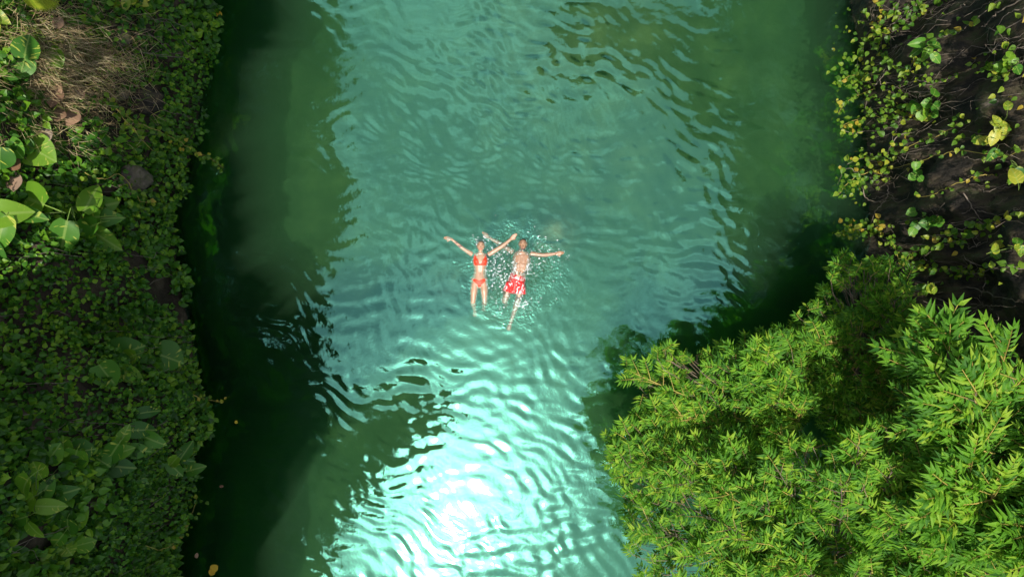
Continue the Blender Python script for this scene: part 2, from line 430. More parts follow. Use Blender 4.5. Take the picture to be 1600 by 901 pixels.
ls = np.concatenate([np.arange(len(quads)) * 4, len(quads) * 4 + np.arange(len(tris)) * 3]).astype(np.int32)
me.loops.add(len(li)); me.loops.foreach_set('vertex_index', li)
me.polygons.add(len(ls)); me.polygons.foreach_set('loop_start', ls)
me.update(calc_edges=True)
me.polygons.foreach_set('use_smooth', np.concatenate([np.ones(len(Ft), bool), np.zeros(len(Fs) + len(tris), bool)]))
m, N, L, out = newmat('jade_water')
ge = N.new('ShaderNodeNewGeometry')
nz = N.new('ShaderNodeTexNoise'); nz.inputs['Scale'].default_value = 9; nz.inputs['Detail'].default_value = 3; L.new(ge.outputs['Position'], nz.inputs['Vector'])
bp = N.new('ShaderNodeBump'); bp.inputs['Strength'].default_value = 0.07; bp.inputs['Distance'].default_value = 0.03; L.new(nz.outputs['Fac'], bp.inputs['Height'])
# fine chop churned up round the swimmers
vd = N.new('ShaderNodeVectorMath'); vd.operation = 'DISTANCE'; vd.inputs[1].default_value = (0.02, 0.33, 0.0); L.new(ge.outputs['Position'], vd.inputs[0])
n3 = N.new('ShaderNodeTexNoise'); n3.inputs['Scale'].default_value = 20; n3.inputs['Detail'].default_value = 3; L.new(ge.outputs['Position'], n3.inputs['Vector'])
n4 = N.new('ShaderNodeTexNoise'); n4.inputs['Scale'].default_value = 2.2; L.new(ge.outputs['Position'], n4.inputs['Vector'])
m4 = N.new('ShaderNodeMath'); m4.operation = 'MULTIPLY_ADD'; m4.inputs[1].default_value = 1.1; L.new(n4.outputs['Fac'], m4.inputs[0]); L.new(vd.outputs['Value'], m4.inputs[2])
mk = N.new('ShaderNodeMapRange'); mk.interpolation_type = 'SMOOTHSTEP'; mk.inputs['From Min'].default_value = 0.75; mk.inputs['From Max'].default_value = 1.75; mk.inputs['To Min'].default_value = 1.0; mk.clamp = True; mk.inputs['To Max'].default_value = 0.0
L.new(m4.outputs[0], mk.inputs['Value'])
bp2 = N.new('ShaderNodeBump'); bp2.inputs['Distance'].default_value = 0.042; L.new(mk.outputs[0], bp2.inputs['Strength']); L.new(n3.outputs['Fac'], bp2.inputs['Height']); L.new(bp.outputs[0], bp2.inputs['Normal'])
gl = N.new('ShaderNodeBsdfGlossy'); gl.inputs['Roughness'].default_value = 0.012; gl.inputs['Color'].default_value = (0.32, 0.98, 0.76, 1)
L.new(bp2.outputs[0], gl.inputs['Normal'])
tr = N.new('ShaderNodeBsdfTransparent')
fr = N.new('ShaderNodeFresnel'); fr.inputs['IOR'].default_value = 2.5
ms = N.new('ShaderNodeMixShader'); L.new(fr.outputs[0], ms.inputs[0]); L.new(tr.outputs[0], ms.inputs[1]); L.new(gl.outputs[0], ms.inputs[2])
L.new(ms.outputs[0], out.inputs['Surface'])
va = N.new('ShaderNodeVolumeAbsorption'); va.inputs['Color'].default_value = (0.0, 0.60, 0.20, 1); va.inputs['Density'].default_value = 0.46
vsn = N.new('ShaderNodeVolumeScatter'); vsn.inputs['Color'].default_value = (0.40, 0.80, 0.46, 1); vsn.inputs['Density'].default_value = 0.27; vsn.inputs['Anisotropy'].default_value = 0.2
vad = N.new('ShaderNodeAddShader'); L.new(va.outputs[0], vad.inputs[0]); L.new(vsn.outputs[0], vad.inputs[1])
L.new(vad.outputs[0], out.inputs['Volume'])
tag(link('river_water', me, m), kind='structure')

# ------------------------------------------------------------------ leaf templates
def leaf_grid(nl, shape, fold=0.25, droop=0.3, wave=0.0):
    """leaf along +Y from 0 to 1, width from shape(t); columns left edge, midrib, right edge"""
    V, UV = [], []
    for k in range(nl + 1):
        t = k / nl; w = shape(t)
        zc = -droop * t * t
        for sx in (-1, -0.5, 0, 0.5, 1) if nl > 4 else (-1, 0, 1):
            V.append((sx * w, t + (0.06 * abs(sx) * -1 if t < 0.2 else 0), zc + abs(sx) * w * fold + wave * math.sin(t * 14) * abs(sx)))
            UV.append((sx * w, t, 0))
    c = 5 if nl > 4 else 3
    F = [(k * c + s, k * c + s + 1, (k + 1) * c + s + 1, (k + 1) * c + s) for k in range(nl) for s in range(c - 1)]
    return np.array(V), np.array(F), np.array(UV, np.float32)

heart = lambda t: 0.02 if t <= 0 else max(0.0, 0.52 * (math.sin(math.pi * min(1, (t * 0.86 + 0.14)) ** 0.72)) ** 0.8) if t < 1 else 0.0
oval = lambda t: 0.0 if t >= 1 else 0.33 * math.sin(math.pi * (0.06 + 0.94 * t) ** 0.78) ** 0.75 if t < 1 else 0
IVY_V, IVY_F, _ = leaf_grid(4, lambda t: [0.14, 0.42, 0.38, 0.20, 0.0][round(t * 4)], 0.32, 0.26)
BROAD_V, BROAD_F, BROAD_UV = leaf_grid(7, oval, 0.22, 0.28, 0.012)
ROUND_V, ROUND_F, ROUND_UV = leaf_grid(7, lambda t: [0.30, 0.46, 0.52, 0.52, 0.47, 0.38, 0.22, 0.0][round(t * 7)], 0.15, 0.15, 0.01)

def with_uv(name, V, F, UV, mat, smooth=True):
    me = mesh_np(name, V, F, smooth)
    a = me.attributes.new('leaf_uv', 'FLOAT_VECTOR', 'POINT'); a.data.foreach_set('vector', UV.ravel())
    me.materials.append(mat)
    return me

def petiole(V, F, UV, ln=0.35, r=0.012):
    """adds a short stalk behind the leaf base"""
    tv, tf = tube_np([(0, 0.02, 0.0), (0, -ln * 0.5, -0.05), (0, -ln, -0.16)], [r, r, r * 1.3], 4)
    return np.vstack([V, tv]), np.vstack([F, tf + len(V)]), np.vstack([UV, np.zeros((len(tv), 3), np.float32)])

ME_BROAD = with_uv('broad_leaf', *petiole(BROAD_V, BROAD_F, BROAD_UV), MAT['pothos'])
ME_YELLOW = with_uv('yellow_leaf', *petiole(BROAD_V, BROAD_F, BROAD_UV), MAT['pothos_yellow'])
ME_ROUND = with_uv('round_leaf', *petiole(ROUND_V, ROUND_F, ROUND_UV, 0.2), MAT['pothos'])
ME_DEAD = with_uv('dead_leaf', BROAD_V * np.array([1, 1, -1.4]), BROAD_F, BROAD_UV, MAT['dead'])
ME_FALLEN = with_uv('fallen_leaf', ROUND_V, ROUND_F, ROUND_UV, MAT['yellowleaf'])
ME_IVY = mesh_np('ivy_leaf', IVY_V, IVY_F); ME_IVY.materials.append(MAT['ivy'])
ME_VINE = mesh_np('vine_leaf', IVY_V, IVY_F); ME_VINE.materials.append(MAT['vine'])

def spray_template(pairs, seed, ang=48, wid=0.062, full=0.34, comp=1.0):
    """feathered twig: narrow leaflets in pairs along a stalk, one at the tip; length about 1"""
    r = random.Random(seed); V, F = [], []
    def leaflet(b, d, n, ln, w):
        A = frame(d, n); o = len(V)
        for p in ((0, 0, 0), (-w, 0.38, 0.25 * w), (0, 0.45, -0.02), (w, 0.38, 0.25 * w), (0, 1.0, -0.16)):
            q = A @ Vector((p[0], p[1] * ln, p[2] * (1 if abs(p[2]) > 0.1 else 1))) + b
            V.append(q)
        F.extend([(o, o + 2, o + 1), (o, o + 3, o + 2), (o + 1, o + 2, o + 4), (o + 2, o + 3, o + 4)])
    for k in range(pairs):
        t = 0.12 + 0.78 * k / (pairs - 1)
        ln = full * (0.75 + 0.45 * math.sin(math.pi * (0.2 + 0.65 * t))) * r.uniform(0.85, 1.12)
        for s in (-1, 1):
            a = R(ang * (1.12 - 0.45 * t) + r.uniform(-9, 9))
            d = Vector((s * math.sin(a), math.cos(a), r.uniform(-0.05, 0.22)))
            leaflet(Vector((0, (t + 0.02 * s) * comp, -0.10 * t * t)), d, Vector((r.uniform(-.3, .3), r.uniform(-.2, .2), 1)), ln, wid * r.uniform(0.85, 1.15))
    leaflet(Vector((0, 0.92 * comp, -0.09)), Vector((r.uniform(-.2, .2), 1, 0.05)), Vector((0, 0, 1)), full * 0.9, wid)
    V = np.array([tuple(v) for v in V]); F = np.array(F)
    # flat three-sided stalk
    tv, tf = tube_np([(0, -0.12, 0), (0, 0.4 * comp, -0.016), (0, 0.94 * comp, -0.09)], [0.020, 0.016, 0.010], 3)
    tf = np.vstack([tf[:, [0, 1, 2]], tf[:, [0, 2, 3]]])
    return np.vstack([V, tv]), np.vstack([F, tf + len(V)]), len(tf)

SPRAYS = [spray_template(*a) for a in ((5, 1, 72, 0.070, 0.42, 0.60), (4, 2, 76, 0.074, 0.44, 0.52), (5, 3, 66, 0.066, 0.42, 0.68), (4, 5, 84, 0.072, 0.42, 0.45), (7, 4, 56, 0.054, 0.32, 1.0), (6, 6, 58, 0.058, 0.34, 0.95))]
SPRAY_ME = []
for q, (v, f, ns) in enumerate(SPRAYS):
    me = mesh_np('leaf_spray', v, f); me.materials.append(MAT['shrub']); me.materials.append(MAT['stem'])
    mi = np.zeros(len(f), np.int32); mi[-ns:] = 1; me.polygons.foreach_set('material_index', mi); SPRAY_ME.append(me)

# ------------------------------------------------------------------ creeper on the left bank
def rand_unit(n):
    v = rng.normal(size=(n, 3)); return v / np.linalg.norm(v, axis=1, keepdims=True)

def creeper_points(n, ylo, yhi, zlo, zhi):
    y = rng.uniform(ylo, yhi, n); z = zlo + (zhi - zlo) * rng.random(n)
    x = wall_left(y, z)
    P = np.stack([x, y, z], 1); Nn = wall_n(wall_left, y, z, 1.0)
    return P, Nn
P, Nn = creeper_points(90000, -7.2, 7.2, 0.03, 5.6)
ar = 1 / np.clip(Nn[:, 0], 0.15, 1); sel = rng.choice(len(P), 45000, replace=False, p=ar / ar.sum()); P, Nn = P[sel], Nn[sel]
u = 800 + FPX * P[:, 0] / (CAM_H - P[:, 2]); v = 450.5 - FPX * P[:, 1] / (CAM_H - P[:, 2])
grassy = np.exp(-(((u - 90) / 95) ** 2 + ((v - 110) / 85) ** 2)) + 0.7 * np.exp(-(((u - 175) / 45) ** 2 + ((v - 190) / 60) ** 2))
bare = fbm(P[:, 1] * 0.9, P[:, 2] * 0.9, 0, 91, 3)
keep = (bare > -0.95 + 0.25 * rng.random(len(P))) & (rng.random(len(P)) > grassy * 1.25)
for (bx_, by_, rx_, ry_) in ((207, 283, 22, 14), (185, 58, 18, 13), (228, 155, 20, 26), (60, 690, 30, 8), (45, 845, 35, 15), (60, 610, 24, 8), (190, 145, 11, 11)):
    keep &= (((u - bx_) / rx_) ** 2 + ((v - by_) / ry_) ** 2 > rng.uniform(0.6, 1.3, len(P)))
P, Nn, u, v = P[keep], Nn[keep], u[keep], v[keep]
clump = fbm(P[:, 1] * 1.6, P[:, 2] * 1.6, 0, 95, 3)
off = 0.02 + 0.30 * np.clip(0.45 + 0.75 * clump, 0, 1) * rng.random(len(P)) ** 0.6
P = P + Nn * off[:, None]; P[:, 2] = np.maximum(P[:, 2], 0.03)
nl = Nn * 0.55 + np.array([0, 0, 0.9]) + rand_unit(len(P)) * 0.55
dl = Nn * 0.35 + np.array([0, 0, -0.6]) + rand_unit(len(P)) * 0.9
S = rng.uniform(0.06, 0.12, len(P)) * (1 + 0.35 * np.clip(fbm(P[:, 1] * 0.8, P[:, 2] * 0.8, 0, 97, 2), -0.6, 1))
inview = (u > 3) & (u < 420) & (v > 5) & (v < 896)
score = np.where(inview, S / (CAM_H - P[:, 2]) * (0.3 + off) * (1 + 0.4 * rng.random(len(P))), -1)
best = np.argsort(-score)[:300]; rest = np.setdiff1d(np.arange(len(P)), best)
cre = empty('creeper', (-6.2, 0, 0)); tag(cre, 'dense carpet of small dark green creeper leaves covering the shaded bank', 'creeper')
o = link('leaves', scatter_mesh('creeper_leaves', IVY_V, IVY_F, P[rest], dl[rest], nl[rest], S[rest]), MAT['ivy']); put(o, cre, Matrix()); o['kind'] = 'stuff'
for k in best:
    o = link('leaf', ME_IVY); put(o, cre, M4(Vector(P[k]), dl[k], nl[k], S[k] * 1.1))
# wiry stems that run down under the leaves
st = []
for k in range(120):
    y0 = rng.uniform(-6, 6); z0 = rng.uniform(1.0, 5.5); n = 9
    zz = np.linspace(z0, max(0.05, z0 - rng.uniform(0.6, 2.2)), n); yy = y0 + np.cumsum(rng.normal(0, 0.06, n))
    pp = np.stack([wall_left(yy, zz) + 0.05 + 0.16 * rng.random() * np.sin(np.linspace(0, 3, n)), yy, zz], 1)
    st.append(tube_np(pp, 0.004, 4))
o = link('stems', mesh_np('creeper_stems', *join_np(st)), MAT['root']); put(o, cre, Matrix()); o['kind'] = 'stuff'

# stones that show through the creeper
def boulder(name, px, py, r, label, side='L', mat='stone', seed=0, sq=(1, 1, 0.8), group=None):
    p, n = on_wall(px, py, side)
    bm = bmesh.new(); bmesh.ops.create_icosphere(bm, subdivisions=4, radius=1)
    c = np.array([w.co[:] for w in bm.verts])
    d = 1 + 0.28 * fbm(c[:, 0] * 1.3 + seed, c[:, 1] * 1.3, c[:, 2] * 1.3, 5, 4) + 0.05 * np.abs(fbm(c[:, 0] * 5 + seed, c[:, 1] * 5, c[:, 2] * 5, 9, 3))
    c = c * d[:, None] * np.array(sq) * r
    for w, q in zip(bm.verts, c): w.co = q
    me = bpy.data.meshes.new(name); bm.to_mesh(me); bm.free()
    me.polygons.foreach_set('use_smooth', np.ones(len(me.polygons), bool))
    o = link(name, me, MAT[mat]); o.location = Vector(p) - Vector(n) * r * 0.35; o.rotation_euler = (seed, seed * 2, seed * 3)
    return tag(o, label, 'rock', group)
boulder('rock', 207, 283, 0.28, 'grey weathered rock bulging from the creeper above the water edge', seed=1)
boulder('rock', 185, 58, 0.2, 'brown mossy rock beside the dry grass at the top of the bank', seed=2)
boulder('rock', 232, 160, 0.28, 'dark rock in a hollow between dry grass and creeper', seed=4, mat='rock')
boulder('rock', 188, 148, 0.14, 'small brown rock just beside the dark hollow', seed=6)

# dry grass and green blades on the sunny ledge
def blades(name, n, mat, label, lo, hi, wd, upbias, spread=1.0):
    parts = []
    pxs = rng.normal(95, 58 * spread, n); pys = rng.normal(105, 55 * spread, n)
    pxs = np.clip(pxs, -25, 235); pys = np.clip(pys, -30, 225)
    Vs, Fs = [], []
    cache = {}
    for a, b in zip(pxs, pys):
        key = (round(a / 6), round(b / 6))
        if key not in cache: cache[key] = on_wall(key[0] * 6, key[1] * 6, 'L')
        p, nn = cache[key]
        p = p + np.array([0, rng.normal(0, 0.05), rng.normal(0, 0.05)]) + nn * rng.uniform(0.0, 0.10)
        th = rng.normal(-0.5, 0.8) if rng.random() < 0.7 else rng.uniform(0, 6.28)
        d = np.array([math.cos(th), math.sin(th), rng.uniform(-0.5, 0.3) + upbias]); d /= np.linalg.norm(d)
        ln = rng.uniform(lo, hi); sd = np.cross(d, [0, 0, 1.0]); sd /= np.linalg.norm(sd) + 1e-6
        c1 = p + d * ln * 0.5 + nn * 0.04 * rng.random() + np.array([0, 0, 0.04]); c2 = p + d * ln + rng.normal(0, 0.12 * ln, 3)
        w = wd * rng.uniform(0.6, 1.3); o = len(Vs)
        Vs += [p - sd * w, p + sd * w, c1 + sd * w * 0.8, c1 - sd * w * 0.8, c2 + sd * w * 0.15, c2 - sd * w * 0.15]
        Fs += [(o, o + 1, o + 2, o + 3), (o + 3, o + 2, o + 4, o + 5)]
    o = link(name, mesh_np(name, np.array(Vs), np.array(Fs)), MAT[mat]); tag(o, label, 'grass', kind='stuff')
blades('dry_grass', 3600, 'straw', 'matted pale dry grass on the sunlit ledge of the bank', 0.12, 0.42, 0.0035, 0.05)
blades('green_grass', 1700, 'blade', 'thin green and yellow grass blades among the dry grass', 0.10, 0.28, 0.005, 0.25, 1.1)

# ------------------------------------------------------------------ broad-leaved climbers
def climber(name, label, side, centre, leaves, me, mat_stem='green_petiole', cat='plant', lift=0.40, group=None, tip=None):
    """leaves: (px, py, length in px, direction in degrees, photograph sense: 0 right, 90 up)"""
    p0, n0 = on_wall(centre[0], centre[1], side)
    root = empty(name, p0); tag(root, label, cat, group)
    n0 = Vector(n0)
    sp = []
    for k, (px, py, ln, ang) in enumerate(leaves):
        p, n = on_wall(px, py, side); n = Vector(n)
        p = Vector(p) + (n * 0.6 + Vector((0, 0, 0.5))) * lift * random.uniform(0.6, 1.2)
        sc = FPX / (CAM_H - p.z)
        a = R(ang)
        d = Vector((math.cos(a), math.sin(a), random.uniform(-0.35, 0.05)))
        nn = (Vector((0, 0, 1)) + n * 0.35 + Vector((random.uniform(-.35, .35), random.uniform(-.35, .35), 0)))
        size = ln / sc * (1.1 if side == 'L' else 0.95)
        base = p - d.normalized() * size * 0.5
        o = link('leaf', random.choice(me) if isinstance(me, list) else me)
        M = M4(base, d, nn, size)
        if not isinstance(me, list) or True:
            M = M @ Matrix.Diagonal((random.uniform(0.9, 1.15), 1, random.uniform(0.6, 1.6), 1))
        put(o, root, M)
        sb = base - d.normalized() * size * 0.33 - Vector(nn).normalized() * size * 0.14
        sp.append(tube_np(bez(np.array(p0) + np.array(n0) * 0.05, (np.array(p0) + np.array(sb)) / 2 + np.array([0, 0, 0.05]), np.array(sb), 7), [0.008, 0.008, 0.007, 0.006, 0.006, 0.005, 0.005], 5))
    o = link('stem', mesh_np('stem', *join_np(sp), True), MAT[mat_stem]); put(o, root, Matrix())
    return root

climber('broad_leaved_climber', 'sunlit cluster of broad glossy green leaves edged yellow, above the shaded creeper', 'L', (120, 345),
        [(150, 325, 62, 15), (122, 348, 62, 185), (140, 330, 50, 60), (100, 392, 52, 250), (134, 386, 54, 285), (166, 380, 50, 320), (128, 372, 46, 200), (165, 350, 42, 10), (150, 303, 46, 70)], ME_BROAD)
climber('broad_leaved_climber', 'bright broad leaves jutting in at the frame edge beside the sunlit cluster', 'L', (10, 340),
        [(38, 314, 72, 160), (22, 340, 62, 10), (45, 345, 44, 350), (8, 372, 56, 250), (22, 365, 40, 300), (4, 400, 46, 290)], ME_BROAD)
climber('broad_leaved_climber', 'pair of large heart-shaped leaves in the dry grass, one with yellow patches', 'L', (44, 88),
        [(44, 74, 36, 80), (40, 98, 32, 250), (75, 90, 30, 300)], ME_ROUND)
climber('taro_plant', 'single big round ribbed leaf on a long pale stalk below the dry grass', 'L', (5, 210),
        [(70, 240, 46, 330), (5, 245, 36, 250), (22, 225, 30, 300)], ME_ROUND, lift=0.4)
climber('broad_leaved_climber', 'dull green broad leaves in deep shade halfway down the bank', 'L', (185, 580),
        [(172, 560, 40, 100), (205, 556, 48, 20), (168, 598, 38, 300), (205, 595, 36, 330), (250, 565, 40, 340), (190, 575, 36, 200)], [ME_BROAD, ME_ROUND])
climber('broad_leaved_climber', 'spread of dark broad leaves fanning out above a variegated foursome', 'L', (185, 690),
        [(215, 668, 34, 0), (160, 702, 42, 235), (180, 722, 42, 345), (188, 680, 30, 60), (210, 692, 32, 350), (230, 680, 34, 330), (205, 738, 34, 330), (180, 698, 30, 20), (228, 650, 30, 10), (192, 745, 24, 300)], ME_BROAD)
climber('broad_leaved_climber', 'small variegated foursome of pale striped leaves near the water edge', 'L', (266, 712),
        [(259, 708, 26, 225), (279, 694, 30, 60), (268, 724, 30, 300), (291, 724, 28, 15), (283, 712, 18, 330)], ME_BROAD, lift=0.45)
climber('broad_leaved_climber', 'grey green round leaves in shade to the side of the dark spread', 'L', (105, 715),
        [(80, 714, 30, 60), (98, 702, 30, 100), (125, 714, 30, 10), (106, 728, 36, 250), (150, 722, 26, 330), (60, 735, 28, 120)], ME_ROUND)
climber('broad_leaved_climber', 'variegated climber with pale striped leaves low on the shaded bank', 'L', (55, 775),
        [(33, 778, 42, 215), (68, 755, 34, 60), (90, 762, 38, 10), (28, 803, 36, 200), (70, 797, 40, 350), (15, 760, 46, 230), (45, 760, 30, 100), (20, 748, 28, 60), (50, 808, 30, 300)], ME_BROAD)
climber('broad_leaved_climber', 'loose group of pointed leaves below the variegated climber', 'L', (115, 820),
        [(122, 800, 32, 55), (102, 815, 30, 260), (86, 830, 32, 230), (138, 815, 28, 10), (118, 835, 30, 320), (105, 842, 26, 300)], [ME_BROAD, ME_ROUND])
# right cliff
climber('cliff_plant', 'tuft of glossy green leaves at the end of a beaded vine', 'R', (1452, 85),
        [(1463, 78, 26, 20), (1448, 82, 24, 190), (1455, 92, 22, 250), (1467, 94, 22, 310), (1440, 92, 20, 220), (1446, 72, 18, 120), (1470, 86, 20, 350)], ME_BROAD, cat='climber')
climber('cliff_plant', 'bunch of rounded green leaves against bare dark rock, midway up the cliff', 'R', (1450, 160),
        [(1458, 142, 16, 60), (1448, 152, 16, 180), (1455, 162, 18, 20), (1467, 158, 16, 330), (1440, 172, 18, 220), (1450, 176, 16, 280), (1430, 180, 16, 210), (1472, 178, 12, 330), (1424, 186, 14, 200), (1437, 160, 15, 150)], ME_ROUND, cat='climber')
climber('cliff_plant', 'upright spray of yellow leaves on the dark cliff', 'R', (1568, 190),
        [(1576, 162, 22, 75), (1566, 178, 20, 110), (1572, 190, 20, 250), (1560, 200, 22, 190), (1577, 212, 26, 270), (1584, 190, 18, 20), (1558, 176, 16, 160)], ME_YELLOW, cat='climber')
climber('cliff_plant', 'drooping pair of yellow and green leaf clumps below the yellow spray', 'R', (1548, 222),
        [(1540, 220, 26, 190), (1554, 232, 26, 260), (1548, 243, 22, 240), (1560, 222, 18, 10), (1530, 224, 16, 200)], [ME_BROAD, ME_YELLOW], cat='climber')
climber('cliff_plant', 'big fresh leaves half cut by the frame edge beneath the yellow clumps', 'R', (1594, 262),
        [(1588, 252, 30, 100), (1592, 275, 30, 270), (1598, 262, 28, 300), (1576, 292, 22, 220), (1586, 288, 20, 250)], [ME_BROAD, ME_YELLOW], cat='climber')
climber('cliff_plant', 'clump of small round green leaves high on the cliff by the frame edge', 'R', (1572, 98),
        [(1590, 80, 16, 60), (1578, 88, 14, 100), (1566, 98, 14, 150), (1574, 108, 16, 240), (1560, 106, 14, 200), (1586, 104, 16, 300), (1562, 118, 14, 230), (1592, 118, 16, 300), (1580, 114, 14, 260)], ME_ROUND, cat='climber')
climber('cliff_plant', 'green clump hanging over bare rock above the leafy shrubs', 'R', (1452, 338),
        [(1446, 335, 18, 180), (1458, 334, 20, 20), (1474, 334, 14, 0), (1440, 352, 18, 230), (1424, 350, 16, 200), (1434, 362, 14, 240), (1450, 345, 18, 300), (1466, 342, 16, 330)], ME_ROUND, cat='climber')
climber('cliff_plant', 'yellow climber with ragged leaves at the frame edge above the leafy shrubs', 'R', (1585, 385),
        [(1560, 393, 22, 190), (1575, 384, 24, 30), (1590, 382, 22, 340), (1598, 370, 22, 60), (1570, 384, 20, 120), (1592, 402, 20, 280)], [ME_YELLOW, ME_BROAD], cat='climber')
climber('cliff_plant', 'small yellow green leaf cluster just above the feathery shrub', 'R', (1448, 448),
        [(1436, 443, 16, 190), (1447, 446, 18, 260), (1459, 442, 20, 60), (1462, 448, 16, 280), (1464, 465, 14, 290), (1440, 462, 13, 220)], [ME_YELLOW, ME_BROAD], cat='climber')
climber('cliff_plant', 'little dark green tuft on pale rock beneath the mid-cliff bunch', 'R', (1436, 274),
        [(1430, 268, 14, 150), (1442, 270, 14, 30), (1436, 280, 14, 270), (1446, 278, 12, 320), (1428, 278, 12, 210)], ME_ROUND, cat='climber')

# ------------------------------------------------------------------ vines hanging down the right cliff
def vine(label, pts, step_px, lo, hi, bunch=0.0, name='hanging_vine', side='R', dens=1.0, out=0.10, me=None, group='leafy vines hanging on the dark cliff', r=0.006):
    P = []
    for q in pts:
        px, py = q[0], q[1]
        p, n = on_wall(px, py, side); P.append(p + n * (out if len(q) < 3 else q[2]) + np.array([0, 0, 0.02]))
    ln = sum(math.hypot(pts[k + 1][0] - pts[k][0], pts[k + 1][1] - pts[k][1]) for k in range(len(pts) - 1))
    path = smooth_path(P, max(10, int(ln / 6))) + rng.normal(0, 0.012, (max(10, int(ln / 6)), 3))
    root = empty(name, path[0]); tag(root, label, 'vine', group)
    o = link('stem', mesh_np('stem', *tube_np(path, np.linspace(r * 1.4, r * 0.6, len(path)), 5), True), MAT['root' if rng.random() < 0.6 else 'stem']); put(o, root, Matrix())
    nlv = int(ln / step_px * dens)
    for k in range(nlv):
        t = (k + rng.random()) / nlv * (len(path) - 1.01); i0 = int(t); p = path[i0] + (path[i0 + 1] - path[i0]) * (t - i0)
        j = rng.normal(0, bunch, 3); j[2] = abs(j[2]) * 0.6
        s = rng.uniform(lo, hi) * 1.2
        th = rng.uniform(0, 6.28)
        d = Vector((math.cos(th), math.sin(th), rng.uniform(-0.5, 0.2)))
        n = Vector((-0.35 if side == 'R' else 0.35, 0, 0.9)) + Vector(rng.normal(0, 0.3, 3))
        p = Vector(p + j)
        p.z = max(p.z, 0.03)
        o = link('leaf', me or ME_VINE); put(o, root, M4(p, d, n, s))
        if bunch > 0.02 and k % 2 == 0: pass
    return root

vine('long beaded vine with single yellow leaves, running in from the top corner of the cliff', [(1605, -8), (1560, 10), (1525, 38), (1500, 55), (1470, 64), (1442, 66)], 9, 0.07, 0.11, 0.02)
vine('topmost vine tangle of yellow leaves where cliff and water meet', [(1410, -5), (1395, 20), (1375, 40), (1360, 60), (1350, 85), (1345, 110)], 3.2, 0.06, 0.10, 0.09)
vine('thick leafy vine slanting past the top of the cliff', [(1470, -5), (1445, 10), (1420, 22), (1398, 40), (1385, 60), (1375, 95)], 3.4, 0.06, 0.11, 0.08)
vine('yellow green vine arm reaching toward the beaded vine tuft', [(1440, 95), (1420, 102), (1395, 103), (1372, 105), (1350, 115), (1335, 128)], 3.2, 0.06, 0.11, 0.06)
vine('knot of pale leaves overhanging the water, uppermost of the dangling tips', [(1385, 115), (1360, 112), (1335, 118), (1322, 125), (1314, 130)], 2.8, 0.06, 0.09, 0.08)
vine('dangling vine tip with sparse leaves, just beneath the pale knot', [(1375, 140), (1350, 148), (1336, 155), (1322, 165), (1316, 178)], 4.0, 0.06, 0.09, 0.05)
vine('fine vine with tiny pale leaves stretched across the middle of the cliff', [(1500, 110), (1470, 122), (1440, 126), (1410, 134), (1388, 142)], 6, 0.04, 0.07, 0.02)
vine('leafy trail joining the mid-cliff bunch to the water edge', [(1440, 168), (1415, 178), (1395, 188), (1372, 182), (1350, 188), (1322, 198)], 4, 0.06, 0.10, 0.06)
vine('low dangling vine with dark leaves over black water', [(1385, 205), (1360, 205), (1340, 208), (1322, 202), (1316, 196)], 4, 0.06, 0.09, 0.07)
vine('bushy yellow vine spilling over the lower cliff edge', [(1420, 210), (1402, 222), (1392, 240), (1375, 250), (1350, 248), (1330, 255)], 3.0, 0.06, 0.12, 0.09)
vine('thin bare vine with a few leaves crossing bare rock', [(1500, 198), (1470, 212), (1440, 225), (1412, 236)], 9, 0.06, 0.10, 0.03)
vine('straight thin vine running down beneath the yellow clumps', [(1605, 238), (1560, 242), (1500, 240), (1450, 246), (1400, 262), (1375, 270)], 12, 0.05, 0.08, 0.03)
vine('pale vine curl with bright tips beside the submerged ledge', [(1390, 262), (1370, 266), (1350, 272), (1335, 282), (1322, 295), (1314, 306)], 2.8, 0.07, 0.10, 0.06)
vine('dense yellow leaf fringe above the top of the dark shrub', [(1400, 350), (1375, 352), (1350, 358), (1330, 362), (1314, 366)], 1.7, 0.06, 0.10, 0.08)
vine('uppermost of two parallel beaded vines at the frame edge', [(1605, 334), (1570, 340), (1535, 346), (1505, 356), (1480, 366), (1450, 374)], 6, 0.06, 0.10, 0.025)
vine('middle vine with leaves in pairs, sagging across the cliff', [(1560, 352), (1520, 362), (1490, 372), (1465, 380), (1440, 388), (1415, 398)], 5, 0.07, 0.12, 0.03)
vine('lowest beaded vine with small leaves strung out above the feathery shrub', [(1605, 425), (1570, 420), (1530, 422), (1500, 420), (1470, 418), (1440, 412), (1415, 405)], 5, 0.05, 0.10, 0.03)
vine('short yellow vine tuft just left of the lowest beaded vine', [(1430, 395), (1412, 402), (1400, 378), (1388, 376)], 3, 0.06, 0.10, 0.04)
vine('creeping vine with big green leaves half hidden by the frame corner', [(1605, 30), (1580, 45), (1570, 50), (1585, 60)], 7, 0.06, 0.10, 0.05)
vine('sparse vine of tiny leaves over the pale rock patch', [(1560, 270), (1530, 275), (1500, 290), (1470, 300), (1440, 308)], 8, 0.04, 0.08, 0.05)
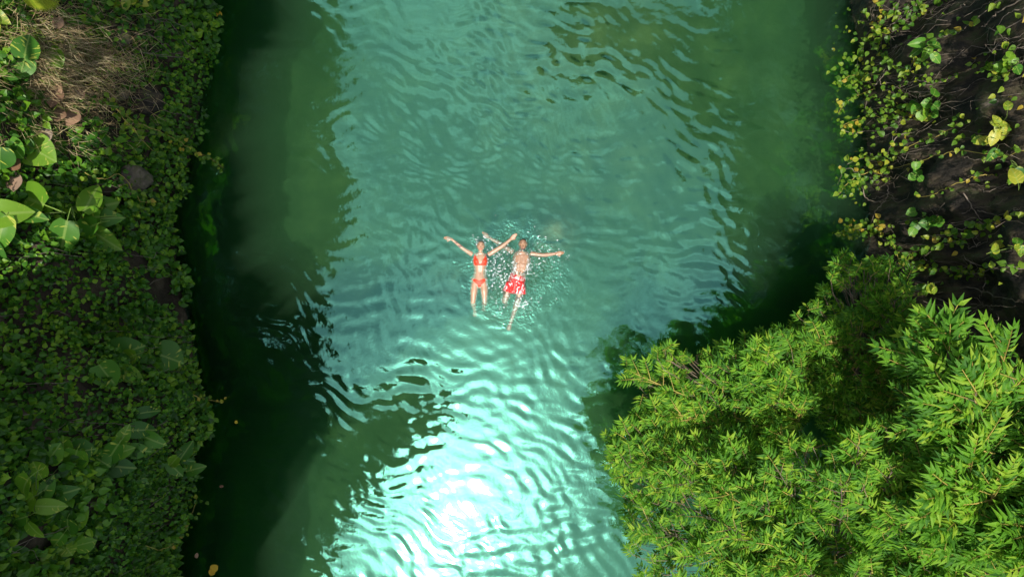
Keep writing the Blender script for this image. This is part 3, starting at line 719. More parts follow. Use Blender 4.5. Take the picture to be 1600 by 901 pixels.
# strands on the left bank
vine('bright creeper strand reaching out from the bank over the dark water', [(165, 180), (195, 195), (230, 205), (262, 220), (288, 233, 0.25), (308, 244, 0.32), (322, 258, 0.40)], 2.2, 0.05, 0.085, 0.05, 'creeper_strand', 'L', out=0.25, me=ME_VINE, group='bright strands on the creeper bank')
vine('yellow green creeper strand below the small rock by the dry grass', [(140, 170), (165, 178), (185, 200), (215, 228), (240, 240)], 3.2, 0.05, 0.09, 0.07, 'creeper_strand', 'L', out=0.25, me=ME_VINE, group='bright strands on the creeper bank')
vine('sunny patch strand of tiny leaves under the big round leaf', [(120, 262), (150, 272), (180, 278), (205, 300), (220, 305)], 3.0, 0.05, 0.09, 0.08, 'creeper_strand', 'L', out=0.25, me=ME_VINE, group='bright strands on the creeper bank')
vine('bright tip of creeper trailing at the waterline near the bottom of the bank', [(210, 860), (240, 850), (262, 835), (280, 800), (292, 770)], 2.6, 0.05, 0.08, 0.08, 'creeper_strand', 'L', out=0.22, me=ME_VINE, group='bright strands on the creeper bank')
vine('small pale creeper tip poking out over the water below mid bank', [(280, 620), (300, 622), (312, 626, 0.25), (322, 630, 0.35)], 2.6, 0.04, 0.07, 0.05, 'creeper_strand', 'L', out=0.22, me=ME_VINE, group='bright strands on the creeper bank')

# bare roots and twigs on the cliff
def root_strand(pts, r, label='hair-thin dry rootlet clinging to bare dark rock of the cliff', side='R'):
    P = []
    for (px, py) in pts:
        p, n = on_wall(px, py, side); P.append(p + n * random.uniform(0.04, 0.14))
    k = len(pts) * 6
    path = smooth_path(P, k) + rng.normal(0, 0.010, (k, 3))
    o = link('dry_root', mesh_np('dry_root', *tube_np(path, np.linspace(r, r * 0.4, k), 5), True), MAT['root'])
    tag(o, label, 'root', 'dry roots on the cliff')
ROOT_LABELS = ['thick pale root looping down at the top of the cliff by the water', 'thinner root running beside the thick looping root', 'stout root slanting under the thick leafy vine', 'slim root above the stout slanting root', 'pale forked root in the top frame corner', 'curved root below the forked corner root', 'bent root hanging under the corner leaves by the beaded vine', 'pale crooked twig beneath the vine arm', 'short twig branching off the crooked twig', 'fine twig inside the knot of pale leaves', 'long straight root passing beneath the upright yellow spray', 'wiry root crossing the leafy trail', 'arched bare root curling over the water by the pale vine curl', 'bare root dropping from the curl to the yellow fringe', 'wavy root beneath the green clump over bare rock', 'stiff pale twig leaning across the pale rock', 'short hooked twig under the yellow climber', 'long bare root stretched right above the feathery shrub', 'twisted twig between bare root and tallest shrub', 'thin level root under the big fresh leaves', 'small forked twig between the parallel beaded vines', 'faint long root over bare rock in the middle of the cliff', 'hair-thin tendril dangling over dark water']
for pts, r in (([(1385, -5), (1372, 25), (1365, 45), (1358, 62)], 0.014), ([(1375, -5), (1368, 30), (1372, 60)], 0.01), ([(1450, -8), (1428, 18), (1400, 35), (1385, 45)], 0.014),
               ([(1470, -8), (1440, 12), (1420, 30)], 0.008), ([(1600, 5), (1570, 22), (1555, 35), (1548, 45)], 0.012), ([(1605, 18), (1580, 26), (1560, 50)], 0.010),
               ([(1580, 60), (1560, 72), (1535, 80), (1520, 100)], 0.010), ([(1392, 110), (1380, 128), (1366, 131), (1358, 140)], 0.012), ([(1392, 112), (1385, 120), (1390, 138)], 0.008),
               ([(1350, 108), (1340, 128), (1352, 150)], 0.007), ([(1605, 205), (1560, 215), (1510, 205), (1480, 210)], 0.006), ([(1410, 190), (1402, 210), (1395, 235)], 0.006),
               ([(1352, 288), (1362, 310), (1385, 316), (1405, 316)], 0.012), ([(1392, 290), (1390, 310), (1378, 330), (1370, 348)], 0.010), ([(1405, 348), (1440, 342), (1480, 356), (1530, 350)], 0.007),
               ([(1510, 305), (1522, 325), (1538, 342)], 0.012), ([(1545, 430), (1550, 450), (1540, 462)], 0.010), ([(1430, 452), (1470, 458), (1520, 452), (1560, 462), (1605, 468)], 0.009),
               ([(1520, 476), (1550, 480), (1575, 490), (1560, 505)], 0.007), ([(1605, 290), (1560, 296), (1520, 292)], 0.006), ([(1540, 378), (1525, 392), (1515, 380)], 0.007),
               ([(1500, 150), (1540, 130), (1580, 130), (1605, 118)], 0.006), ([(1350, 270), (1330, 262), (1320, 272), (1312, 290)], 0.006)):
    root_strand(pts, r, ROOT_LABELS.pop(0))
for k in range(26):
    x0, y0 = random.uniform(1400, 1590), random.uniform(10, 520)
    L_ = random.uniform(50, 130); sl_ = (y0 - 450) / (x0 - 800) + random.uniform(-0.25, 0.25)
    root_strand([(x0 + t * L_, y0 + t * L_ * sl_ + random.uniform(-7, 7)) for t in (0, 0.33, 0.66, 1)], random.uniform(0.003, 0.006))

# small leaves and tangled tendrils between the vines
def cliff_scatter(n, spots):
    Ps = []
    for k in range(n):
        cx, cy, sx, sy = spots[k % len(spots)]
        px, py = rng.normal(cx, sx), rng.normal(cy, sy)
        key = (round(px / 5) * 5, round(py / 5) * 5)
        if key not in _cs: _cs[key] = on_wall(key[0], key[1], 'R')
        p, nn = _cs[key]
        if px < 1312: continue
        Ps.append(p + nn * (0.05 + 0.22 * rng.random()) + np.array([0, rng.normal(0, 0.04), rng.normal(0, 0.05)]))
    Ps = np.array(Ps); Ps[:, 2] = np.maximum(Ps[:, 2], 0.04); return Ps
_cs = {}
Pc = cliff_scatter(620, [(1360, 60, 22, 40), (1345, 118, 18, 14), (1390, 30, 30, 18), (1360, 190, 25, 20), (1385, 235, 22, 18), (1350, 285, 18, 14), (1355, 358, 26, 8), (1420, 105, 30, 12), (1440, 20, 40, 15), (1500, 360, 60, 10), (1480, 420, 60, 10), (1430, 180, 30, 14), (1540, 205, 40, 30), (1580, 110, 20, 25), (1400, 150, 20, 10)])
o = link('cliff_undergrowth', scatter_mesh('cliff_undergrowth', IVY_V, IVY_F, Pc, rand_unit(len(Pc)) + np.array([-0.3, 0, -0.3]), rand_unit(len(Pc)) * 0.5 + np.array([-0.3, 0, 0.9]), rng.uniform(0.05, 0.10, len(Pc))), MAT['vine'])
tag(o, 'small yellow green leaves filling in between the vines on the dark cliff', 'undergrowth', kind='stuff')
tn = []
for k in range(150):
    cx, cy = Pc[rng.integers(len(Pc))][1:] ; n = 8
    zz = cy + np.linspace(0, rng.uniform(0.3, 1.3), n); yy = cx + np.cumsum(rng.normal(0, 0.05, n)); zz = zz + rng.normal(0, 0.03, n)
    tn.append(tube_np(np.stack([wall_right(yy, zz) - 0.04 - 0.12 * rng.random() * np.sin(np.linspace(0, 3.1, n)), yy, np.maximum(zz, 0.03)], 1), rng.uniform(0.002, 0.005), 4))
o = link('tendrils', mesh_np('tendrils', *join_np(tn)), MAT['root']); tag(o, 'tangle of fine dry tendrils over the cliff rock', 'undergrowth', kind='stuff')

# fern and seedlings at the top of the left bank
def fern(label, px, py, ang, ln_px, n=16):
    p, nrm_ = on_wall(px, py, 'L'); p = Vector(p) + Vector(nrm_) * 0.3
    root = empty('fern', p); tag(root, label, 'fern')
    a = R(ang); d = Vector((math.cos(a), math.sin(a), 0.1)).normalized(); sc = ln_px / FPX * (CAM_H - p.z)
    path = [p + d * sc * t + Vector((0, 0, -0.25 * sc * t * t)) for t in np.linspace(0, 1, 8)]
    o = link('stalk', mesh_np('stalk', *tube_np([tuple(q) for q in path], 0.006, 4)), MAT['stem']); put(o, root, Matrix())
    me = mesh_np('leaflet', IVY_V * np.array([0.32, 1, 1]), IVY_F); me.materials.append(MAT['fern'])
    for k in range(n):
        t = (k + 0.5) / n
        for s in (-1, 1):
            b = p + d * sc * t + Vector((0, 0, -0.25 * sc * t * t)); q = R(ang + s * (62 - 18 * t))
            o = link('leaflet', me); put(o, root, M4(b, Vector((math.cos(q), math.sin(q), -0.1)), Vector((0.15, 0, 1)), sc * 0.42 * math.sin(math.pi * (0.25 + 0.72 * t)) + 0.02))
fern('bright yellow green fern frond at the top corner of the bank', 22, 2, -12, 54)
climber('seedling', 'fresh lime green seedling at the top of the bank', 'L', (205, 4), [(180, 10, 16, 200), (192, 12, 18, 260), (205, 2, 20, 80), (216, 6, 18, 330), (225, 0, 18, 20), (196, -2, 18, 120)], [ME_YELLOW], lift=0.3)
climber('seedling', 'bright torn leaf pair at the frame edge below the fern', 'L', (4, 28), [(4, 28, 30, 330), (0, 40, 26, 280)], [ME_YELLOW, ME_BROAD], lift=0.3)
def dead_leaf(label, px, py, ln, ang, lift=0.2):
    p, n = on_wall(px, py, 'L'); p = Vector(p) + Vector(n) * lift; a = R(ang); d = Vector((math.cos(a), math.sin(a), -0.15)); s = ln / FPX * (CAM_H - p.z)
    o = link('dead_leaf', ME_DEAD); o.matrix_world = M4(p - d * s * 0.5, d, Vector((0.3, random.uniform(-.3, .3), 0.9)), s) @ Matrix.Diagonal((1.25, 1, 1, 1))
    tag(o, label, 'leaf', 'dead brown leaves on the bank')
dead_leaf('pale brown curled dead leaf standing out in the dry grass', 65, 142, 34, 265)
dead_leaf('grey dead leaf tucked behind the pale brown one', 75, 130, 22, 40)
dead_leaf('narrow grey dead leaf beside the pale brown one', 108, 152, 24, 320)
dead_leaf('tan dead leaf near the fern', 80, 36, 20, 280)
dead_leaf('grey brown curled leaf in the litter below the dry grass', 85, 182, 26, 330)
dead_leaf('long grey brown leaf in the litter, beside the curled one', 108, 186, 36, 335)
dead_leaf('shrivelled leaf scrap above the big round leaf', 68, 208, 26, 310)
dead_leaf('brown dead leaf at the frame edge above the bright broad leaves', 16, 288, 30, 280)
dead_leaf('brown dead leaf by the stalk of the big round leaf', 6, 236, 28, 330, 0.3)

# ------------------------------------------------------------------ feathery shrubs on the right bank
def in_poly(x, y, poly):
    c = False; n = len(poly); j = n - 1
    for i in range(n):
        xi, yi = poly[i]; xj, yj = poly[j]
        if (yi > y) != (yj > y) and x < (xj - xi) * (y - yi) / (yj - yi) + xi: c = not c
        j = i
    return c

def shrub(label, base, poly, ztop, n_branch, n_side, n_fill, smin, smax, lean, seed, name='feathery_shrub', kinds=(0, 1, 2, 3)):
    r = random.Random(seed); rs = np.random.default_rng(seed)
    xs = [p[0] for p in poly]; ys = [p[1] for p in poly]
    def rnd(top=True):
        while True:
            px, py = r.uniform(min(xs), max(xs)), r.uniform(min(ys), max(ys))
            if in_poly(px, py, poly): break
        z = ztop(px, py) + 0.45 * float(fbm(px / 95, py / 95, 0, seed, 2))
        return px, py, z
    base = np.array(base, float)
    root = empty(name, base); tag(root, label, 'shrub', 'feathery shrubs leaning over the water')
    cx, cy = np.mean(xs), np.mean(ys); cen = pix(cx, cy, ztop(cx, cy))
    fork = base * 0.62 + cen * 0.38; fork[2] = base[2] + 0.55 * max(0.6, cen[2] - base[2])
    o = link('trunk', mesh_np('trunk', *tube_np(bez(base, (base + fork) / 2 + np.array([0.1, -0.05, 0.3]), fork, 9), np.linspace(0.085, 0.05, 9), 9), True), MAT['bark']); put(o, root, Matrix())
    sp = []
    def add(p, d, top):
        n = np.array([rs.normal(-0.12, 0.32), rs.normal(0, 0.32), 1.0])
        sp.append((p, d, n, r.uniform(smin, smax), top))
    lean = np.array(lean, float)
    for b in range(n_branch):
        px, py, z = rnd(); e = pix(px, py, z)
        mid = (fork + e) / 2 + np.array([0, 0, 0.30 + 0.3 * r.random()])
        path = bez(fork, mid, e, 14)
        path = path + np.linspace(0, 1, 14)[:, None] ** 2 * np.array([0, 0, 0.14])
        tubes = [tube_np(path, np.linspace(0.016, 0.006, 14), 6)]
        tg = path[-1] - path[-4]; tg /= np.linalg.norm(tg)
        add(path[-1], tg + lean * 0.7 + rs.normal(0, 0.15, 3), 2)
        for k in range(n_side):
            t = 0.42 + 0.56 * (k + r.random()) / n_side; i0 = min(12, int(t * 13)); q = path[i0] + (path[i0 + 1] - path[i0]) * (t * 13 - i0)
            tn = path[i0 + 1] - path[i0]; tn /= np.linalg.norm(tn)
            sd = np.cross(tn, [0, 0, 1.0]); sd /= np.linalg.norm(sd) + 1e-6; sd *= (1 if k % 2 else -1)
            tw = r.uniform(0.08, 0.34) * (1.25 - 0.5 * t)
            d = sd * 0.75 + tn * 0.6 + lean * 0.7 + np.array([0, 0, 0.28]) + rs.normal(0, 0.2, 3); d /= np.linalg.norm(d)
            p = q + d * tw
            tubes.append(tube_np([q, (q + p) / 2 + [0, 0, 0.01], p + d * 0.05], [0.006, 0.005, 0.004], 4))
            add(p, d, 1)
            if r.random() < 0.5: add(q + d * tw * 0.4, d + rs.normal(0, 0.5, 3), 1)
        o = link('branch', mesh_np('branch', *join_np(tubes), True), MAT['bark' if r.random() < 0.6 else 'stem']); put(o, root, Matrix())
    tw_t = []
    for k in range(n_fill):
        px, py, z = rnd(); z -= 0.05 + 0.9 * r.random() ** 1.3; p = pix(px, py, z)
        d = lean + rs.normal(0, 0.5, 3) + np.array([0, 0, 0.2]); d /= np.linalg.norm(d)
        # each sits on a twig that runs back toward the fork
        back = fork - p; back /= np.linalg.norm(back) + 1e-6
        tw_t.append(tube_np([p, p - d * 0.12 + back * 0.15, p - d * 0.1 + back * 0.5], [0.004, 0.005, 0.006], 3))
        add(p, d, 0)
    o = link('twigs', mesh_np('twigs', *join_np(tw_t)), MAT['bark']); put(o, root, Matrix()); o['kind'] = 'stuff'
    def seen(t):
        px = 800 + FPX * t[0][0] / (CAM_H - t[0][2]); py = 450 - FPX * t[0][1] / (CAM_H - t[0][2])
        return 0 <= px <= 1600 and 0 <= py <= 901
    order = sorted(range(len(sp)), key=lambda i: -(sp[i][4] * 1.2 + sp[i][3] * 3 + 0.4 * (sp[i][0][2] - ztop(cx, cy)) if seen(sp[i]) else -9))
    for i in order[:300]:
        p, d, n, s_, _ = sp[i]; o = link('leaf_spray', SPRAY_ME[r.choice(kinds)]); put(o, root, M4(Vector(p), d, n, s_))
    rest = order[300:]
    Vs, Fs, mi, oo = [], [], [], 0
    for qi, q in enumerate(kinds):
        ids = rest[qi::len(kinds)]
        if not ids: continue
        v, f, ns = SPRAYS[q]
        A = frames_np(np.array([sp[i][1] for i in ids]), np.array([sp[i][2] for i in ids])) * np.array([sp[i][3] for i in ids])[:, None, None]
        V = np.einsum('nij,kj->nki', A, v) + np.array([sp[i][0] for i in ids])[:, None]
        F = f[None] + (np.arange(len(ids)) * len(v))[:, None, None] + oo
        m_ = np.zeros(len(f), np.int32); m_[-ns:] = 1
        Vs.append(V.reshape(-1, 3)); Fs.append(F.reshape(-1, 3)); mi.append(np.tile(m_, len(ids))); oo += len(ids) * len(v)
    me = mesh_np('foliage', np.concatenate(Vs), np.concatenate(Fs)); me.materials.append(MAT['shrub']); me.materials.append(MAT['stem'])
    me.polygons.foreach_set('material_index', np.concatenate(mi))
    o = link('foliage', me); put(o, root, Matrix()); o['kind'] = 'stuff'
    return root

shrub('mid green feathery shrub reaching farthest out over the water', (5.7, -2.9, 0.25),
      [(975, 568), (1040, 545), (1100, 552), (1200, 522), (1262, 560), (1262, 700), (1150, 775), (1050, 775), (985, 770), (950, 690), (1012, 640)],
      lambda x, y: 1.7 + 1.0 * (x - 950) / 300, 36, 16, 460, 0.21, 0.33, (-0.35, 0.75, 0.0), 101)
shrub('dark shaded shrub in the back against the foot of the cliff', (6.3, -1.1, 0.3),
      [(1312, 402), (1412, 410), (1425, 470), (1470, 560), (1440, 690), (1330, 720), (1250, 640), (1205, 522), (1255, 488), (1292, 446)],
      lambda x, y: 1.5 + 1.1 * (x - 1200) / 250, 28, 15, 520, 0.20, 0.31, (-0.3, 0.75, 0.0), 102)
shrub('tallest shrub with long bright yellow green sprays, nearest the frame corner', (6.9, -4.6, 0.6),
      [(1425, 462), (1450, 470), (1500, 535), (1600, 560), (1680, 700), (1680, 960), (1490, 900), (1440, 720), (1410, 600)],
      lambda x, y: 4.3 + 0.6 * (x - 1420) / 250, 20, 16, 220, 0.34, 0.56, (-0.75, 0.35, 0.1), 103, kinds=(4, 5, 4, 2))
shrub('yellow green feathery shrub along the bottom edge above the bright water', (6.0, -5.4, 0.3),
      [(955, 700), (1000, 750), (1150, 750), (1260, 690), (1400, 650), (1480, 760), (1520, 960), (1000, 960), (985, 840)],
      lambda x, y: 1.9 + 1.9 * (x - 950) / 500, 44, 17, 620, 0.22, 0.38, (-0.4, 0.65, 0.05), 104)

# ------------------------------------------------------------------ trees on the rims, mirrored in the water
def rim_tree(label, base, top, blobs, n, leaf, seed):
    rs = np.random.default_rng(seed); base = np.array(base, float); top = np.array(top, float)
    root = empty('rim_tree', base); tag(root, label, 'tree', 'trees on the canyon rims')
    parts = [tube_np(bez(base, (base + top) / 2 + np.array([0, 0, 0.8]), top, 12), np.linspace(0.24, 0.09, 12), 9)]
    for b in blobs:
        parts.append(tube_np(bez(base * 0.4 + top * 0.6, (top + np.array(b[:3])) / 2 + np.array([0, 0, 0.4]), np.array(b[:3]), 8), np.linspace(0.08, 0.02, 8), 6))
    o = link('trunk', mesh_np('trunk', *join_np(parts), True), MAT['bark']); put(o, root, Matrix())
    Ps = []
    for b in blobs:
        k = int(n / len(blobs)); u_ = rs.normal(size=(k, 3)); u_ /= np.linalg.norm(u_, axis=1, keepdims=True)
        Ps.append(np.array(b[:3]) + u_ * (rs.random((k, 1)) ** 0.45) * np.array(b[3:6]))
    P_ = np.concatenate(Ps)
    D_ = rs.normal(size=P_.shape); N_ = rs.normal(size=P_.shape) * 0.7 + np.array([0, 0, 1.0])
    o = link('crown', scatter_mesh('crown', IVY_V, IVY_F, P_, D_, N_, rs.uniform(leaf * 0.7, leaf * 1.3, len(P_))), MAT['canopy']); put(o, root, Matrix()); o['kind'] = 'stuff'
rim_tree('leafy rim tree leaning over the pool, mirrored as the dark tongue beside the bright glare', (-7.6, -6.6, 7.9), (-5.0, -5.6, 10.0),
         [(-2.35, -4.1, 9.9, 0.55, 0.45, 0.35), (-3.2, -4.3, 9.9, 0.8, 0.8, 0.45), (-4.4, -4.9, 9.8, 1.2, 1.2, 0.6), (-5.7, -5.9, 9.7, 1.4, 1.4, 0.7), (-6.6, -4.2, 9.6, 1.3, 1.2, 0.7), (-6.6, -7.4, 9.6, 1.3, 1.3, 0.8), (-7.6, -3.1, 9.3, 1.3, 1.0, 0.6), (-8.8, -4.2, 9.4, 1.5, 1.3, 0.7), (-9.0, -6.0, 9.4, 1.5, 1.5, 0.8)], 13500, 0.2, 1)
rim_tree('leafy rim tree mirrored in the dark water beside the creeper bank', (-9.6, 4.6, 8.2), (-7.4, 4.8, 9.8),
         [(-7.3, 5.0, 9.4, 1.5, 1.3, 0.8), (-7.6, 3.2, 9.5, 1.2, 1.2, 0.7), (-6.9, 6.6, 9.6, 1.3, 1.3, 0.8), (-7.0, 8.4, 9.9, 1.5, 1.4, 0.8), (-9.2, 4.4, 9.6, 1.5, 1.4, 0.8), (-9.2, 2.2, 9.4, 1.4, 1.4, 0.8), (-9.3, 6.6, 9.8, 1.5, 1.5, 0.8), (-6.2, 3.3, 9.6, 0.95, 1.2, 0.5), (-6.3, 1.9, 9.6, 0.8, 0.9, 0.5), (-6.7, 0.4, 9.5, 0.5, 0.9, 0.5), (-6.75, -1.4, 9.5, 0.5, 0.8, 0.5), (-6.9, -0.7, 9.4, 0.4, 0.6, 0.5), (-6.9, -2.3, 9.4, 0.8, 0.6, 0.5)], 16500, 0.22, 2)  # last clumps added to shade the water and close sky gaps in the reflection
rim_tree('tallest rim tree, unseen, added to mirror black along the shaded creeper bank', (-12.5, -0.5, 8.6), (-10.6, 0.0, 13.2),
         [(-10.4, -0.9, 13.8, 1.4, 1.1, 0.8), (-10.4, 1.1, 13.8, 1.4, 1.2, 0.8), (-9.1, 0.9, 13.9, 0.9, 1.1, 0.6), (-10.6, -3.1, 13.6, 1.4, 1.3, 0.8), (-10.4, 3.0, 13.6, 1.3, 1.3, 0.8), (-8.9, 2.5, 13.8, 0.9, 1.0, 0.6), (-9.1, -0.8, 13.9, 0.7, 0.8, 0.5)], 10500, 0.24, 4)  # unseen crown, added to keep sky out of the reflection beside the bank
rim_tree('leafy rim tree mirrored where the water turns plain green at the far end', (8.4, 9.6, 9.6), (5.2, 9.4, 11.0),
         [(4.6, 8.6, 10.6, 1.5, 1.0, 0.6), (2.8, 8.9, 10.8, 1.4, 1.0, 0.6), (6.4, 8.0, 10.4, 1.4, 1.3, 0.8), (6.9, 6.2, 10.3, 0.9, 1.0, 0.7)], 5200, 0.22, 3)

# ------------------------------------------------------------------ swimmers
def cp(x, y, z):
    """point from the close-up of the photograph (4.504 x, origin 660, 330), at height z"""
    return Vector(pix(660 + x / 4.504, 330 + y / 4.504, z))

def loft(bm, pts, rad, up=(0, 0, 1), n=14, cap=True):
    """closed tube through pts; rad entries (half width across, half depth along up) or a number"""
    pts = [Vector(p) for p in pts]; rings = []; up = Vector(up)
    for k, p in enumerate(pts):
        t = (pts[min(k + 1, len(pts) - 1)] - pts[max(k - 1, 0)]).normalized()
        s = t.cross(up)
        if s.length < 0.15: s = t.cross(Vector((1, 0, 0)))
        s.normalize(); w = s.cross(t).normalized()
        ra, rb = rad[k] if isinstance(rad[k], tuple) else (rad[k], rad[k])
        rings.append([bm.verts.new(p + s * ra * math.cos(a) + w * rb * math.sin(a)) for a in [2 * math.pi * q / n for q in range(n)]])
    for k in range(len(rings) - 1):
        for q in range(n):
            bm.faces.new((rings[k][q], rings[k][(q + 1) % n], rings[k + 1][(q + 1) % n], rings[k + 1][q]))
    bm.faces.new(rings[0][::-1]); bm.faces.new(rings[-1])

def ball(bm, c, r, rot=None):
    M = Matrix.Translation(c) @ (rot.to_4x4() if rot else Matrix()) @ Matrix.Diagonal((*((r, r, r) if not isinstance(r, tuple) else r), 1))
    bmesh.ops.create_uvsphere(bm, u_segments=20, v_segments=14, radius=1, matrix=M)

def hand(bm, wrist, tip, up, size, curl, spread=1.0, side=1):
    """palm, four fingers of different length and a thumb from the side of the palm"""
    d = (Vector(tip) - Vector(wrist)).normalized(); n = Vector(up); s = d.cross(n).normalized() * side; n = s.cross(d).normalized() * side
    if n.z < 0: n = -n
    L_ = size; w = Vector(wrist)
    loft(bm, [w - d * 0.02, w + d * L_ * 0.16, w + d * L_ * 0.36, w + d * L_ * 0.52], [(0.026, 0.018), (0.034, 0.016), (0.042, 0.014), (0.040, 0.012)], up=n)
    for k, (o, ln, a) in enumerate(((-0.030, 0.44, -9), (-0.010, 0.50, -2), (0.011, 0.46, 5), (0.031, 0.36, 14))):
        b = w + d * L_ * 0.47 + s * o
        q = Matrix.Rotation(R(a * spread) * side, 3, n) @ d
        q = (q + s * 0)
        m1 = b + (q * math.cos(curl) + n * math.sin(curl)) * L_ * ln * 0.45
        m2 = m1 + (q * math.cos(curl * 2) + n * math.sin(curl * 2)) * L_ * ln * 0.32
        m3 = m2 + (q * math.cos(curl * 3) + n * math.sin(curl * 3)) * L_ * ln * 0.28
        loft(bm, [b - q * 0.02, b, m1, m2, m3], [0.0095, 0.0098, 0.0092, 0.0086, 0.0072], up=n, n=8)
    b = w + d * L_ * 0.16 - s * 0.026; q = (d * 0.75 - s * 0.7 + n * 0.25).normalized()
    loft(bm, [b, b + q * L_ * 0.18, b + (q * 0.9 + d * 0.4) * L_ * 0.32], [0.014, 0.0115, 0.009], up=n, n=8)

def finish(bm, name, voxel, smooth_it):
    me = bpy.data.meshes.new(name); bm.to_mesh(me); bm.free()
    o = bpy.data.objects.new(name + '_tmp', me); COL.objects.link(o)
    a = o.modifiers.new('r', 'REMESH'); a.mode = 'VOXEL'; a.voxel_size = voxel; a.use_smooth_shade = True
    b = o.modifiers.new('s', 'SMOOTH'); b.factor = 0.5; b.iterations = smooth_it
    dg = bpy.context.evaluated_depsgraph_get()
    out = bpy.data.meshes.new_from_object(o.evaluated_get(dg)); out.name = name
    bpy.data.objects.remove(o); bpy.data.meshes.remove(me)
    return out

def coords(me):
    c = np.empty(len(me.vertices) * 3, np.float32); me.vertices.foreach_get('co', c); return c.reshape(-1, 3)

def paint(me, base, spots):
    """skin colour attribute; spots: (centre, radii, colour, softness)"""
    c = coords(me); col = np.tile(np.array([*base, 1.0], np.float32), (len(c), 1))
    col[:, :3] *= (1 + 0.10 * fbm(c[:, 0] * 14, c[:, 1] * 14, c[:, 2] * 14, 77, 3))[:, None]
    for ce, ra, cl, zmin in spots:
        d = np.sqrt((((c - np.array(ce)) / np.array(ra)) ** 2).sum(1)); f = (1 - sstep(0.7, 1.1, d)) * (c[:, 2] > zmin)
        col[:, :3] = col[:, :3] * (1 - f[:, None]) + np.array(cl) * f[:, None]
    a = me.color_attributes.new('skin_tone', 'FLOAT_COLOR', 'POINT'); a.data.foreach_set('color', col.ravel())

def shell(me, name, test, off, mat):
    """cloth cut from the body surface: faces whose centre passes, lifted off the skin"""
    c = coords(me)
    nr = np.empty(len(c) * 3, np.float32); me.vertices.foreach_get('normal', nr); nr = nr.reshape(-1, 3)
    fc = [tuple(p.vertices) for p in me.polygons if test(c[list(p.vertices)].mean(0))]
    used = sorted({v for f in fc for v in f}); mp = {v: k for k, v in enumerate(used)}; n = len(used)
    Vi = [tuple(c[v] + nr[v] * off) for v in used]
    Vo = [tuple(c[v] - nr[v] * 0.004) for v in used]
    F = [tuple(mp[v] for v in f) for f in fc]
    ed = {}
    for f in F:
        for a, b in zip(f, f[1:] + f[:1]): ed[(a, b)] = ed.get((a, b), 0) + 1
    side = [(b, a, a + n, b + n) for (a, b) in ed if (b, a) not in ed]
    m_ = bpy.data.meshes.new(name); m_.from_pydata(Vi + Vo, [], F + side); m_.update()
    m_.polygons.foreach_set('use_smooth', np.ones(len(m_.polygons), bool)); m_.materials.append(mat)
    return m_

def skin_material():
    m, N, L, out = newmat('wet_skin')
    at = N.new('ShaderNodeAttribute'); at.attribute_name = 'skin_tone'
    b = N.new('ShaderNodeBsdfPrincipled'); b.inputs['Roughness'].default_value = 0.45; L.new(at.outputs['Color'], b.inputs['Base Color'])
    b.inputs['Subsurface Weight'].default_value = 0.08; b.inputs['Subsurface Radius'].default_value = (0.02, 0.008, 0.004)
    b.inputs['Coat Weight'].default_value = 0.45; b.inputs['Coat Roughness'].default_value = 0.12
    ge = N.new('ShaderNodeNewGeometry'); nz = N.new('ShaderNodeTexNoise'); nz.inputs['Scale'].default_value = 55; nz.inputs['Detail'].default_value = 3
    L.new(ge.outputs['Position'], nz.inputs['Vector'])
    bp = N.new('ShaderNodeBump'); bp.inputs['Strength'].default_value = 0.5; bp.inputs['Distance'].default_value = 0.012; L.new(nz.outputs['Fac'], bp.inputs['Height'])
    L.new(bp.outputs[0], b.inputs['Coat Normal']); L.new(b.outputs[0], out.inputs[0])
    return m
def cloth_material(name, c1, c2=None, lo=0.55):
    m, N, L, out = newmat(name)
    b = N.new('ShaderNodeBsdfPrincipled'); b.inputs['Roughness'].default_value = 0.55; b.inputs['Base Color'].default_value = (*c1, 1)
    ge = N.new('ShaderNodeNewGeometry')
    nz = N.new('ShaderNodeTexNoise'); nz.inputs['Scale'].default_value = 16 if c2 else 30; nz.inputs['Detail'].default_value = 3; nz.inputs['Distortion'].default_value = 1.2
    L.new(ge.outputs['Position'], nz.inputs['Vector'])
    r = ramp(N, [(0.0, tuple(v * 0.8 for v in c1)), (lo, c1), (lo + 0.03, c2 or c1)]); L.new(nz.outputs['Fac'], r.inputs[0]); L.new(r.outputs[0], b.inputs['Base Color'])
    L.new(b.outputs[0], out.inputs[0]); return m
MAT['skin'] = skin_material()
MAT['bikini'] = cloth_material('red_bikini', (0.72, 0.045, 0.012))
MAT['shorts'] = cloth_material('red_white_print', (0.68, 0.02, 0.018), (0.75, 0.70, 0.70), 0.575)
MAT['hair_dark'] = plain_mat('wet_dark_hair', [(0.3, (0.018, 0.012, 0.008)), (0.7, (0.06, 0.04, 0.025))], 60, 0.4, 0.5)
MAT['hair_light'] = plain_mat('wet_brown_hair', [(0.3, (0.07, 0.045, 0.025)), (0.7, (0.20, 0.15, 0.10))], 60, 0.4, 0.5)

